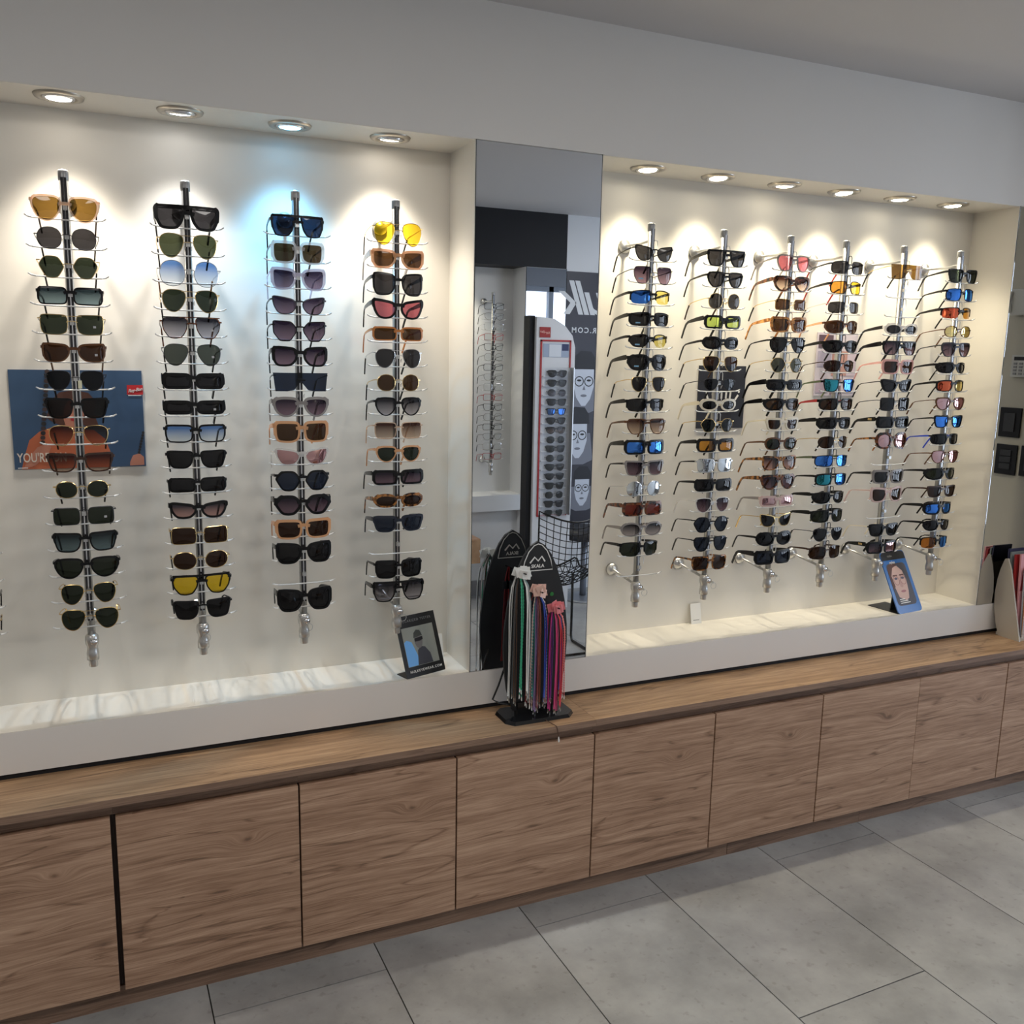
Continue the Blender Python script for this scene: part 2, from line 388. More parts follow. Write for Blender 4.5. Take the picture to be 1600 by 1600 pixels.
# ------------------------------------------------------------------ mirrors
def mirror(x0, x1, z0, z1, y, sgn, label):
    r = empty('wall_mirror', ((x0+x1)/2, y, z0))
    a, b = x0-(x0+x1)/2, x1-(x0+x1)/2
    MB().box(a+.002, b-.002, min(0, sgn*.004), max(0, sgn*.004), 0.002, z1-z0-.002).build('glass', mirm, r)
    e = MB(); e.box(a, a+.002, min(0, sgn*.0035), max(0, sgn*.0035), 0, z1-z0); e.box(b-.002, b, min(0, sgn*.0035), max(0, sgn*.0035), 0, z1-z0)
    e.build('edge', edgem, r)
    return tag(r, label, 'mirror')
mirror(N1R, N2L, ZS, ZT, 0.004, -1, 'tall frameless mirror between the two sunglasses niches, behind the cord stand')
mirror(N2R, XR, ZS, ZT, 0.004, -1, 'tall mirror strip behind the brochure rack, showing black wall switches')
mirror(2.45, 2.735, ZS, ZT, o2, 1, 'narrow mirror on the far wall beside the sunglasses tower, reflecting windows')

# ------------------------------------------------------------------ recessed downlights
lampw = {}
def lampmat(k, col, s):
    return pbr('lamp_'+k, (1, 1, 1), 0.4, emit=col, es=s)
def downlight(x, y, col, key, label, tilt, far=False, e_wide=4.0, e_beam=15.0):
    z = ZT-.002
    r = empty('downlight', (x, y, z))
    MB().lathe([(0.036, 0.002), (0.036, -0.004), (0.041, -0.007), (0.050, -0.005), (0.053, 0.0), (0.053, 0.002)], 32).build('trim_ring', nickel, r, True)
    g = MB().lathe([(0.026, 0.004), (0.026, -0.004), (0.031, -0.008), (0.035, -0.004), (0.035, 0.004)], 28).build('gimbal_ring', chrome, r, True); g.rotation_euler = (tilt, 0, 0)
    b = MB().lathe([(0.0001, -0.0045), (0.014, -0.0050), (0.026, -0.003), (0.026, 0.001)], 24).build('bulb', lampmat(key, col, 14.0), r, True); b.rotation_euler = (tilt*.4, 0, 0); b.location = (0, 0, -.0035)
    for nm, ang, e, bl, tl, rad in (('spill', 104, e_wide, 0.9, 0.0, 0.02), ('beam', 88, e_beam, 1.0, 0.0, 0.02)):
        l = bpy.data.lights.new('downlight_'+nm, 'SPOT'); l.energy = e; l.spot_size = math.radians(ang); l.spot_blend = bl; l.color = col; l.shadow_soft_size = rad
        lo = bpy.data.objects.new('downlight_'+nm, l); COL.objects.link(lo); lo.parent = r; lo.location = (0, 0, -0.02)
        lo.rotation_euler = ((tl if not far else -tl), 0, 0)
    return tag(r, label, 'downlight', 'recessed downlights')
NW, CW, BLU, WW = (1.0, 0.92, 0.80), (0.97, 0.96, 0.95), (0.20, 0.60, 1.0), (1.0, 0.90, 0.68)
for x, y, c, k, lb, tl in ((-0.063, .066, NW, 'neutral', 'recessed downlight with warm white glow over the rack at the far left', .02), (0.192, .072, CW, 'cool', 'recessed downlight with tilted bulb, second from the left end', .22),
                       (0.447, .080, BLU, 'blue', 'recessed downlight casting a bluish pool of light', .05), (0.704, .086, NW, 'neutral', 'recessed downlight in the left niche nearest the tall mirror', .20)):
    downlight(x, y, c, k, lb, tl, e_wide={NW: 3.2, CW: .8, BLU: 3.4}[c], e_beam={NW: 16.5, CW: 12, BLU: 13}[c])
for i, x in enumerate((1.486, 1.737, 1.992, 2.237, 2.484, 2.734)):
    downlight(x, .088, WW, 'warm', 'recessed warm downlight, %s of six counted from the tall mirror' % ('first', 'second', 'third', 'fourth', 'fifth', 'sixth')[i], random.uniform(-.25, .2), e_wide=2.8, e_beam=13)
downlight(2.05, o2-.08, WW, 'warm', 'recessed downlight in the far niche seen in the mirror', 0.0, True)
lamp_panel = pbr('ceiling_panel_glow', (1, 1, 1), 0.5, emit=(1, 0.97, 0.93), es=1.5)
for i, (x, y, e) in enumerate(CEIL_LAMPS):
    r = empty('ceiling_lamp', (x, y, ZC))
    MB().box(-.31, .31, -.31, .31, -.012, 0).build('housing', white, r)
    MB().box(-.29, .29, -.29, .29, -.014, -.0121).build('diffuser', lamp_panel, r)
    a = area('ceiling_lamp_light', (0, 0, -.02), (0, 0, 0), .58, .58, e, (1, 0.96, 0.91)); a.parent = r
    tag(r, ('square ceiling lamp at the left of the room', 'square ceiling lamp over the middle of the room', 'square ceiling lamp near the wire chair')[i], 'lamp', 'ceiling lamps')

# ------------------------------------------------------------------ worktop and cabinets
def worktop(x0, x1, label):
    c = (x0+x1)/2
    r = empty('worktop', (c, -0.045, ZCT-.018))
    b = MB().box(x0-c+.0004, x1-c-.0004, -.1445, .144, 0, .018).build('board', woodt, r)
    MB().box(x0-c+.0004, x1-c-.0004, -.146, -.1446, 0, .0178).build('edge_band', woode, r)
    return tag(r, label, 'worktop')
worktop(-1.72, 1.221, 'oak worktop on the left, running under the niche to the cord stand')
worktop(1.221, XR-.002, 'oak worktop on the right, running from the cord stand to the brochure rack')
DX = [-1.305, -0.883, -0.461, -0.038, 0.388, 0.808, 1.230, 1.652, 2.078, 2.508, 2.945, 3.296]
gapw = {3: .006, 9: .0005}
cab_desc = {2: 'oak base cabinet cut off by the left edge of the photo', 3: 'oak base cabinet after the widest dark gap', 4: 'oak base cabinet with a knot at upper right, second whole one',
            5: 'oak base cabinet directly below the cord stand', 6: 'oak base cabinet just right of the worktop joint', 7: 'oak base cabinet fifth of the whole ones from the left',
            8: 'oak base cabinet sharing a hairline joint with its right neighbour', 9: 'oak base cabinet between the hairline joint and the last dark gap', 10: 'oak base cabinet last in the row below the brochure rack'}
for i in range(2, 11):
    x0, x1 = DX[i], DX[i+1]; c = (x0+x1)/2; h = (0.499-0.054)
    g0, g1 = gapw.get(i, .0022), gapw.get(i+1, .0022)
    r = empty('base_cabinet', (c, -0.05, 0.054))
    MB().box(x0-c+.0002, x1-c-.0002, -.095, .145, 0, .482).build('body', woodk, r)
    d = MB().box(x0-c+g0, x1-c-g1, -.009, .009, -h/2, h/2).build('door', woodd, r); d.location = (0, -.111, h/2); bevel(d, .0008, 1)
    MB().box(x0-c+.0002, x1-c-.0002, -.104, -.0951, h+.001, .481).build('grip_rail', woode, r)
    tag(r, cab_desc[i], 'cabinet', 'oak base cabinets')
for x0, x1, lb in ((-1.3, 1.742, 'oak plinth board below the cabinets on the left'), (1.744, 2.30, 'short oak plinth board between two butt joints'), (2.301, XR-.002, 'oak plinth board below the last cabinets on the right')):
    c = (x0+x1)/2
    tag(MB().box(x0-c, x1-c, -.008, .008, 0, .0535).build('plinth_board', woode, None, loc=(c, -.142, 0)), lb, 'plinth', 'plinth boards')

# ------------------------------------------------------------------ eyewear
FM = {}
def F(k):
    if k in FM: return FM[k]
    d = {'black': lambda: pbr('fr_black', (0.004, 0.004, 0.0045), 0.24, spec=.32), 'matt': lambda: pbr('fr_matt', (0.006, 0.006, 0.0065), 0.5, spec=.25), 'gold': lambda: pbr('fr_gold', (0.80, 0.58, 0.26), 0.22, 1.0),
         'silver': lambda: pbr('fr_silver', (0.68, 0.68, 0.68), 0.2, 1.0), 'gun': lambda: pbr('fr_gun', (0.06, 0.06, 0.065), 0.3, 0.9), 'brown': lambda: translucent('fr_brown', (0.14, 0.055, 0.02), 0.82),
         'dbrown': lambda: pbr('fr_dbrown', (0.045, 0.02, 0.012), 0.25), 'peach': lambda: translucent('fr_peach', (0.90, 0.68, 0.50), 0.45), 'orange': lambda: translucent('fr_orange', (0.72, 0.27, 0.07), 0.72),
         'apricot': lambda: translucent('fr_apricot', (0.86, 0.48, 0.24), 0.62), 'clear': lambda: translucent('fr_clear', (0.86, 0.84, 0.82), 0.38), 'lilac': lambda: translucent('fr_lilac', (0.74, 0.70, 0.82), 0.5),
         'grey': lambda: translucent('fr_grey', (0.36, 0.33, 0.32), 0.65), 'cream': lambda: pbr('fr_cream', (0.80, 0.72, 0.56), 0.3), 'pink': lambda: translucent('fr_pink', (0.85, 0.50, 0.46), 0.6), 'rose': lambda: translucent('fr_rose', (0.86, 0.66, 0.62), 0.55),
         'tort': lambda: tortoise('fr_tort', (0.03, 0.012, 0.006), (0.42, 0.17, 0.04)), 'dtort': lambda: tortoise('fr_dtort', (0.012, 0.007, 0.005), (0.20, 0.06, 0.02)), 'otort': lambda: tortoise('fr_otort', (0.30, 0.10, 0.02), (0.80, 0.36, 0.09)),
         'red': lambda: pbr('fr_red', (0.40, 0.02, 0.02), 0.3), 'blue': lambda: pbr('fr_blue', (0.02, 0.06, 0.55), 0.3), 'navy': lambda: pbr('fr_navy', (0.012, 0.016, 0.03), 0.25), 'green': lambda: pbr('fr_green', (0.10, 0.13, 0.06), 0.4), 'white': lambda: translucent('fr_white', (0.9, 0.88, 0.85), 0.7)}
    FM[k] = d[k](); return FM[k]
LD = {'grey': ((.060, .057, .062),), 'bk': ((.022, .021, .024),), 'green': ((.042, .055, .036),), 'olive': ((.10, .115, .060),), 'brown': ((.105, .052, .022),), 'dbrown': ((.060, .026, .012),), 'obrown': ((.150, .085, .020),),
      'bluegrad': ((.10, .21, .48), (.70, .76, .82)), 'purple': ((.045, .028, .055), (.20, .13, .17)), 'greygrad': ((.040, .038, .050), (.42, .40, .44)), 'browngrad': ((.11, .040, .024), (.58, .45, .36)), 'yellow': ((.80, .56, .03),), 'amber': ((.56, .27, .04),),
      'rose': ((.46, .13, .16),), 'lime': ((.46, .60, .14),), 'navy': ((.035, .050, .095),), 'bluegrey': ((.030, .050, .065), (.16, .23, .26)), 'pinkgrad': ((.11, .09, .12), (.52, .32, .30)), 'orange': ((.55, .20, .03),), 'redbrown': ((.19, .035, .022),), 'clearlens': ((.93, .95, .95),),
      'greengrey': ((.115, .130, .110),), 'mblue': ((.010, .045, .25), None, (.10, .34, 1.0), .55), 'mgreen': ((.012, .10, .09), None, (.08, .50, .60), .42), 'mred': ((.24, .03, .02), None, (1.0, .22, .10), .45), 'msilver': ((.22, .24, .24), None, (.86, .90, .92), .62),
      'myellow': ((.48, .36, .10), None, (1.0, .84, .40), .40), 'mpink': ((.22, .08, .09), None, (.95, .62, .60), .38), 'ylens': ((.72, .62, .16),), 'mpurple': ((.10, .04, .09), None, (.75, .38, .60), .30)}
def LM(k):
    a = LD[k]; return lensmat(k, a[0], a[1] if len(a) > 1 else None, a[2] if len(a) > 2 else None, (a[3] if len(a) > 3 else 0.0))
SH = {
 'round': ([(0,0),(.1,.36),(.36,.5),(.64,.5),(.9,.36),(1,0),(.9,-.36),(.64,-.5),(.36,-.5),(.1,-.36)], .25),
 'oval': ([(0,.02),(.12,.36),(.36,.5),(.68,.5),(.92,.34),(1,0),(.9,-.34),(.64,-.5),(.34,-.5),(.1,-.34)], .25),
 'panto': ([(0,.22),(.08,.46),(.4,.5),(.72,.5),(.97,.42),(1,.12),(.9,-.25),(.66,-.5),(.36,-.5),(.1,-.2)], .25),
 'aviator': ([(.0,.20),(.10,.44),(.40,.5),(.75,.5),(.98,.34),(1,.0),(.88,-.34),(.66,-.5),(.40,-.5),(.14,-.2)], .25),
 'wayf': ([(.02,.34),(.10,.46),(.5,.47),(.97,.5),(1,.36),(.95,-.05),(.86,-.44),(.62,-.5),(.30,-.5),(.10,-.28)], .22),
 'square': ([(.0,.30),(.06,.48),(.5,.5),(.94,.5),(1,.32),(.98,-.2),(.90,-.46),(.6,-.5),(.28,-.5),(.06,-.38),(0,-.05)], .20),
 'rect': ([(.0,.26),(.07,.48),(.5,.5),(.93,.5),(1,.30),(1,-.30),(.93,-.5),(.5,-.5),(.07,-.48),(0,-.26)], .20),
 'cat': ([(.0,.10),(.14,.32),(.55,.42),(.98,.5),(1,.36),(.94,-.05),(.78,-.42),(.52,-.5),(.22,-.44),(.04,-.16)], .20),
 'butter': ([(.02,.22),(.14,.42),(.55,.48),(.97,.5),(1,.30),(.98,-.24),(.86,-.48),(.56,-.5),(.28,-.46),(.08,-.18)], .20),
 'hex': ([(0,.08),(.22,.47),(.5,.5),(.78,.48),(1,.14),(.97,.0),(.74,-.46),(.5,-.5),(.26,-.46),(.03,-.06)], .21),
 'geo': ([(0,.12),(.24,.46),(.98,.5),(1,.40),(.98,-.10),(.72,-.5),(.30,-.5),(.05,-.08)], .10),
 'flat': ([(0,.40),(.03,.5),(.5,.5),(.97,.5),(1,.40),(.97,-.1),(.84,-.46),(.58,-.5),(.30,-.48),(.12,-.2)], .16),
 'navi': ([(.02,.36),(.10,.48),(.5,.5),(.90,.48),(1,.28),(.95,-.10),(.74,-.46),(.52,-.5),(.26,-.44),(.08,-.1)], .16),
 'wrap': ([(0,.16),(.10,.44),(.45,.5),(.85,.42),(1,.14),(.98,-.14),(.80,-.44),(.5,-.5),(.20,-.42),(.03,-.12)], .22),
 'wrect': ([(0,.24),(.06,.48),(.5,.5),(.92,.42),(1,.20),(1,-.22),(.90,-.44),(.5,-.5),(.16,-.46),(.03,-.2)], .18),
}
def outline(shape, lw, lh, x0):
    pts, cut = SH[shape]
    P = [Vector((p[0]*lw, p[1]*lh)) for p in pts]
    for it in range(2):
        c = cut if it == 0 else .25; Q = []
        for i, p in enumerate(P):
            q = P[(i+1) % len(P)]; Q += [p*(1-c)+q*c, p*c+q*(1-c)]
        P = Q
    return [Vector((p.x+x0, p.y)) for p in P]
MASKP = [(-1,.5),(-.5,.5),(0,.5),(.5,.5),(1,.5),(.97,.0),(.90,-.45),(.78,-.5),(.42,-.5),(.30,-.38),(.14,-.02),(0,.05),(-.14,-.02),(-.30,-.38),(-.42,-.5),(-.78,-.5),(-.90,-.45),(-.97,0)]
STY = {'thick': (.0052, .0065, .0046, .0045, .0115), 'chunk': (.0062, .0075, .0058, .005, .0150), 'mid': (.0030, .0042, .0026, .0036, .0062), 'thin': (.0018, .0020, .0016, .0026, .0034), 'wire': (.0010, .0010, .0010, .0016, .0015), 'semi': (.0026, .0046, 0, .0036, .0075), 'rimless': (0, 0, 0, .002, .0026)}
def glasses(loc, rz, shape, w, h, fr, ln, sty, label, opts='', group='sunglasses on the racks', cat='sunglasses', name='sunglasses'):
    o_ = {}
    for t in opts.split():
        k, _, v = t.partition('='); o_[k] = v or True
    ts, tt, tb, dep, th = STY[sty]
    c = float(o_.get('c', 1.9)); fm = F(fr); lm = LM(ln); lm2 = LM(o_['l2']) if 'l2' in o_ else lm  # lm2: right lens coloured apart, one-sided coating reflection baked into the tint
    tm = F(o_['tc']) if 'tc' in o_ else fm
    if 'T' in o_: th = float(o_['T'])/1000
    wire = sty in ('wire', 'rimless')
    r = empty(name, loc, rz)
    B = lambda x: c*x*x
    br = float(o_.get('br', 15 if not wire else 18))/1000
    if shape == 'mask':
        N = len(MASKP); P = [(x*w/2, z*h) for x, z in MASKP]
        # strip mesh so that it bends
        top = [(-1+.25*i) for i in range(9)]
        low = [-.5, -.5, -.5, -.42, .03, -.42, -.5, -.5, -.5]
        V, Fc = [], []
        for k, t in enumerate(top):
            xx = t*w/2; zb = low[k]*h
            if k in (0, 8): xb = xx*.92
            else: xb = xx
            for (xq, zq, yq) in ((xx, .5*h, 0), (xb, zb, 0)): V.append((xq, B(xq)+yq, zq))
        for k in range(8):
            a, b = 2*k, 2*(k+1)
            Fc += [(a, a+1, b+1, b)]
        mesh_obj('lens', V, Fc, lm, r)
        fb = MB()
        if sty != 'rimless': fb.sweep([(t*w/2, B(t*w/2)-.0012, .5*h) for t in top], .0018, .0035)
        else: fb.sweep([(t*.0105, B(t*.0105)-.001, .06*h+.002) for t in (-1, 0, 1)], .001, .0016)
        ze = .36*h
    else:
        ep = .003 if not wire else .004
        lw = (w - br)/2 - ep - ts - (0 if wire else .0)
        x0 = br/2 + ts*.4
        fb = MB(); 
        for sgn in (-1, 1):
            P = outline(shape, lw, h-(tt+tb), x0); n = len(P)
            if sgn < 0: P = [Vector((-p.x, p.y)) for p in reversed(P)]
            # lens
            ctr = sum(P, Vector((0, 0)))/n
            mid = [ctr + (p-ctr)*.5 for p in P]
            V = [(p.x, B(p.x)+.0006, p.y) for p in P] + [(p.x, B(p.x)-.0004, p.y) for p in mid] + [(ctr.x, B(ctr.x)-.0006, ctr.y)]
            Fc = [(i, n+i, n+(i+1) % n, (i+1) % n) for i in range(n)] + [(n+i, 2*n, n+(i+1) % n) for i in range(n)]
            mesh_obj('lens', V, Fc, lm if sgn < 0 else lm2, r, True)
            if sty == 'rimless': continue
            # rim
            base = len(fb.v); keep = []
            for i, p in enumerate(P):
                tg = (P[(i+1) % n]-P[i-1]).normalized(); nn = Vector((tg.y, -tg.x))
                if nn.dot(p-ctr) < 0: nn = -nn
                if sty == 'semi': t = ts if nn.y > -.25 else 0.0; 
                else: t = ts + max(0, nn.y)*(tt-ts) + max(0, -nn.y)*(tb-ts)
                if sty in ('thick', 'chunk', 'mid') and nn.x*sgn > .3 and nn.y > -.2: t *= 1.35
                q = p + nn*t; pi = p - nn*.0004; keep.append(t > 0)
                y1, y2 = B(p.x), B(q.x)
                fb.v += [(pi.x, y1-dep*.5, pi.y), (q.x, y2-dep*.5+.0006, q.y), (q.x, y2+dep*.5, q.y), (pi.x, y1+dep*.5, pi.y)]
            for i in range(n):
                j = (i+1) % n
                if not (keep[i] or keep[j]): continue
                for k in range(4):
                    k2 = (k+1) % 4; fb.f.append((base+4*i+k, base+4*i+k2, base+4*j+k2, base+4*j+k))
        # bridge
        zb = h*float(o_.get('zb', .17 if not wire else .12)); hb = .0042 if sty in ('thick', 'chunk') else (.0033 if sty in ('mid', 'semi') else (.0018 if sty == 'thin' else .0008))
        xb = br/2 + ts*.9 + lw*(.03 if wire else .06)
        for zq, arch in ([(zb, .0025)] + ([(h*.40, .0005)] if 'bar' in o_ else [])):
            if arch < .001 : xb = br/2+lw*.2
            fb.sweep([(t*xb, B(t*xb)-(.0008 if wire else 0), zq+arch*(1-t*t)) for t in (-1, -.5, 0, .5, 1)], max(dep*.42, .0008), hb if arch > .001 else hb*.7)
        if 'top' in o_:      # flat straight brow
            fb.sweep([(t*(w/2-.004), B(t*(w/2-.004)), h*.5-tt*.55) for t in (-1, -.66, -.33, 0, .33, .66, 1)], dep*.5, tt*.62)
        ze = h*float(o_.get('ze', .30 if shape not in ('round', 'oval') else .16))
    hx = w/2
    for sgn in (-1, 1):     # end pieces
        hh = min(th*.5, .0045) if not wire else .0011
        fb.sweep([(sgn*(hx-.0075), B(hx-.0075), ze), (sgn*(hx-.001), B(hx)+.0005, ze), (sgn*hx, B(hx)+.007, ze-.0006)], .0012 if wire else .0019, [hh, hh, hh])
    fixn(fb.build('frame', fm, r))
    if wire:
        for sgn in (-1, 1):
            MB().tube([(sgn*.0085, .001, zb-.006), (sgn*.0075, .006, zb-.010), (sgn*.008, .008, zb-.016)], [.0005, .0018, .0012], 6).build('nose_pad', F('clear'), r)
    Lt = float(o_.get('L', 128))/1000
    for sgn in (-1, 1):
        y0 = B(hx)+.0072; pts = []; hh = []; ww = []
        for k, (t, dz, di) in enumerate(((0, 0, 0), (.12, -.10, .0), (.3, -.11, .001), (.52, -.12, .003), (.68, -.125, .006), (.78, -.17, .008), (.88, -.30, .010), (1.0, -.46, .013))):
            pts.append((sgn*(hx-.0005-di), y0+Lt*t*.985, ze+Lt*(dz*t if t < .7 else dz*t)))
            f_ = (1, 1, .90, .74, .56, .50, .50, .46)[k]
            hh.append(max(th*.5*f_, .0011)); ww.append(.0013 if not wire else .0008)
        k0 = 5
        tp = fixn(MB().sweep(pts[:k0+1], ww[:k0+1], hh[:k0+1]).build('temple', tm, r))
        tipm_ = F(o_['tip']) if 'tip' in o_ else (F('black') if wire else tm)
        fixn(MB().sweep(pts[k0:], [.0016]*3, [max(a, .0021) for a in hh[k0:]]).build('temple_tip', tipm_, tp))
        if 'logo' in o_:
            lg = MB(); 
            for q in range(3): lg.box(-.0006, .0006, -.002+q*.006, .0026+q*.006, -.0035, .0035)
            l = lg.build('temple_logo', F('gold'), tp); l.location = (sgn*(hx+.0012), y0+.016, ze-.002)
    for key_, cx_, cz_, ww_, hh_, m_ in (('bst', -.044, -.010, .014, .004, 'sticker_blue'), ('wst', .046, -.004, .006, .005, 'sticker_white')):
        if key_ in o_:
            q = MB().box(-ww_/2, ww_/2, -.0003, .0003, -hh_/2, hh_/2).build('lens_sticker', pbr(m_, (.25, .50, .72) if key_ == 'bst' else (.50, .49, .50), .4), r); q.location = (cx_, B(cx_)-.0026, cz_); q.rotation_euler = (0, 0, math.atan(2*c*cx_))
    if 'paper' in o_:
        MB().box(-.004, .004, -.0005, .0005, -.009, .009).build('paper_tag', pbr('paper', (.80, .78, .55), .7), r, loc=(.009, -.006, -.008))
    return tag(r, label, cat, group)

ORD = ['topmost', 'second from top', 'third from top', 'fourth from top', 'fifth from top', 'sixth from top', 'seventh from top', 'eighth from top', 'ninth from top', 'tenth from top', 'eleventh from top', 'twelfth from top', 'thirteenth from top', 'fourteenth from top', 'fifteenth from top', 'lowest']
RACKN = {0: 'fifth rack left of mirror', 1: 'fourth rack left of mirror', 2: 'third rack left of mirror', 3: 'second rack left of mirror', 4: 'first rack left of mirror', 5: 'first rack right of mirror', 6: 'second rack right of mirror', 7: 'third rack right of mirror', 8: 'fourth rack right of mirror', 9: 'fifth rack right of mirror', 10: 'sixth rack right of mirror'}
RX = {0: -0.319, 1: -0.063, 2: 0.193, 3: 0.448, 4: 0.703, 5: 1.474, 6: 1.732, 7: 1.988, 8: 2.216, 9: 2.470, 10: 2.735}
Z0, DZ, YP, YG = 1.866, 0.0627, 0.036, 0.010

# ------------------------------------------------------------------ racks
POLE = MB().lathe([(.0098, .875), (.0098, 1.944)], 14)
def rack(x, y, rz, label, levels=17, style='L', key=False):
    r = empty('eyewear_rack', (x, y, 0), rz)
    pm = MB().lathe([(.0092, .872), (.0092, 1.940)], 16).build('pole', polem, r, True)
    MB().box(-.0062, .0062, -.0108, -.004, .918, 1.936).build('locking_rail', railm if style == 'L' else pbr('grey_rail', (.20, .20, .205), .3, .7), r); MB().box(-.0012, .0012, -.0114, -.0108, .918, 1.936).build('rail_slot', chrome, r)
    MB().lathe([(.0105, 1.930), (.0110, 1.932), (.0110, 1.950), (.0095, 1.953)], 14).build('top_cap', pbr('cap_grey', (.33, .33, .33), .35, .6), r, True)
    lk = MB().lathe([(.0092, .800), (.0100, .801), (.0100, .817), (.0100, .8172), (.0138, .8176), (.0140, .834), (.0128, .840), (.0118, .846), (.0124, .852), (.0152, .858), (.0158, .868), (.0150, .877), (.0110, .882)], 18).build('lock_body', pbr('lock_metal', (.55, .54, .52), .3, .85), r, True)
    MB().lathe([(.0085, -.0005), (.0085, .006), (.0065, .008), (.0001, .008)], 14, (0, 0, 0), 'y').build('keyhole', chrome, lk, True).location = (.004, -.022, .866)
    if key:
        kk = MB().box(-.001, .001, -.026, -.010, -.003, .003); kk.build('key', alu, lk).location = (.004, -.018, .866)
        MB().tube([(.004+.010*math.cos(a*PI/6), -.045, .856+.010*math.sin(a*PI/6)) for a in range(13)], .0008, 5).build('key_ring', alu, lk)
    for z in (1.902, .887):
        MB().lathe([(.021, ND-YP-.0035), (.020, ND-YP-.010), (.012, ND-YP-.014), (.008, ND-YP-.018)], 20, (0, 0, z), 'y').build('wall_disc', alu, r, True)
    MB().tube([(0, ND-YP-.012, 1.902), (0, .06, 1.900), (0, .004, 1.905)], .0042, 8).build('bracket_arm', alu, r, True)
    b = MB().tube([(0, ND-YP-.012, .887), (0, .010, .872)], .0042, 8); b.tube([(0, .05, .876), (0, .012, .905)], .003, 8)
    b.build('bracket_arm', alu, r, True)
    for i in range(levels):
        z = Z0 - i*DZ - .0205
        MB().tube([(-.068, -.0145, z+.0005), (-.035, -.0135, z-.001), (0, -.0125, z-.001), (.035, -.0135, z-.001), (.068, -.0145, z+.0005)], .0019, 6).build('support_rod', rodm, r, True)
        for s_ in (-1, 1):
            MB().tube([(s_*.067, -.0145, z+.0005), (s_*.075, -.015, z+.002), (s_*.082, -.0165, z+.006)], [.0020, .0022, .0016], 6).build('rod_tip', tipm, r, True)
        MB().box(-.0045, .0045, -.021, -.009, z+.020, z+.030).build('nose_peg', alu, r)
        if style == 'R':
            zz = z+.050
            MB().tube([(.004, -.012, zz-.012), (.004, -.012, zz+.004), (.007, -.0125, zz+.009), (.013, -.013, zz+.009), (.016, -.013, zz+.004), (.016, -.013, zz-.016)], .0013, 6).build('lock_hook', hookm, r, True)
    return tag(r, label, 'rack', 'eyewear racks')
hookm = alu
for k in range(0, 11):
    hookm = pbr('dark_hook', (.05, .05, .05), .3, .5) if k == 8 else rodm
    rack(RX[k], YP, 0, 'slim metal eyewear pole rack with lock, ' + RACKN[k], 16, 'L' if k < 5 else 'R', k in (2, 3, 4, 5, 6, 7, 8, 10))

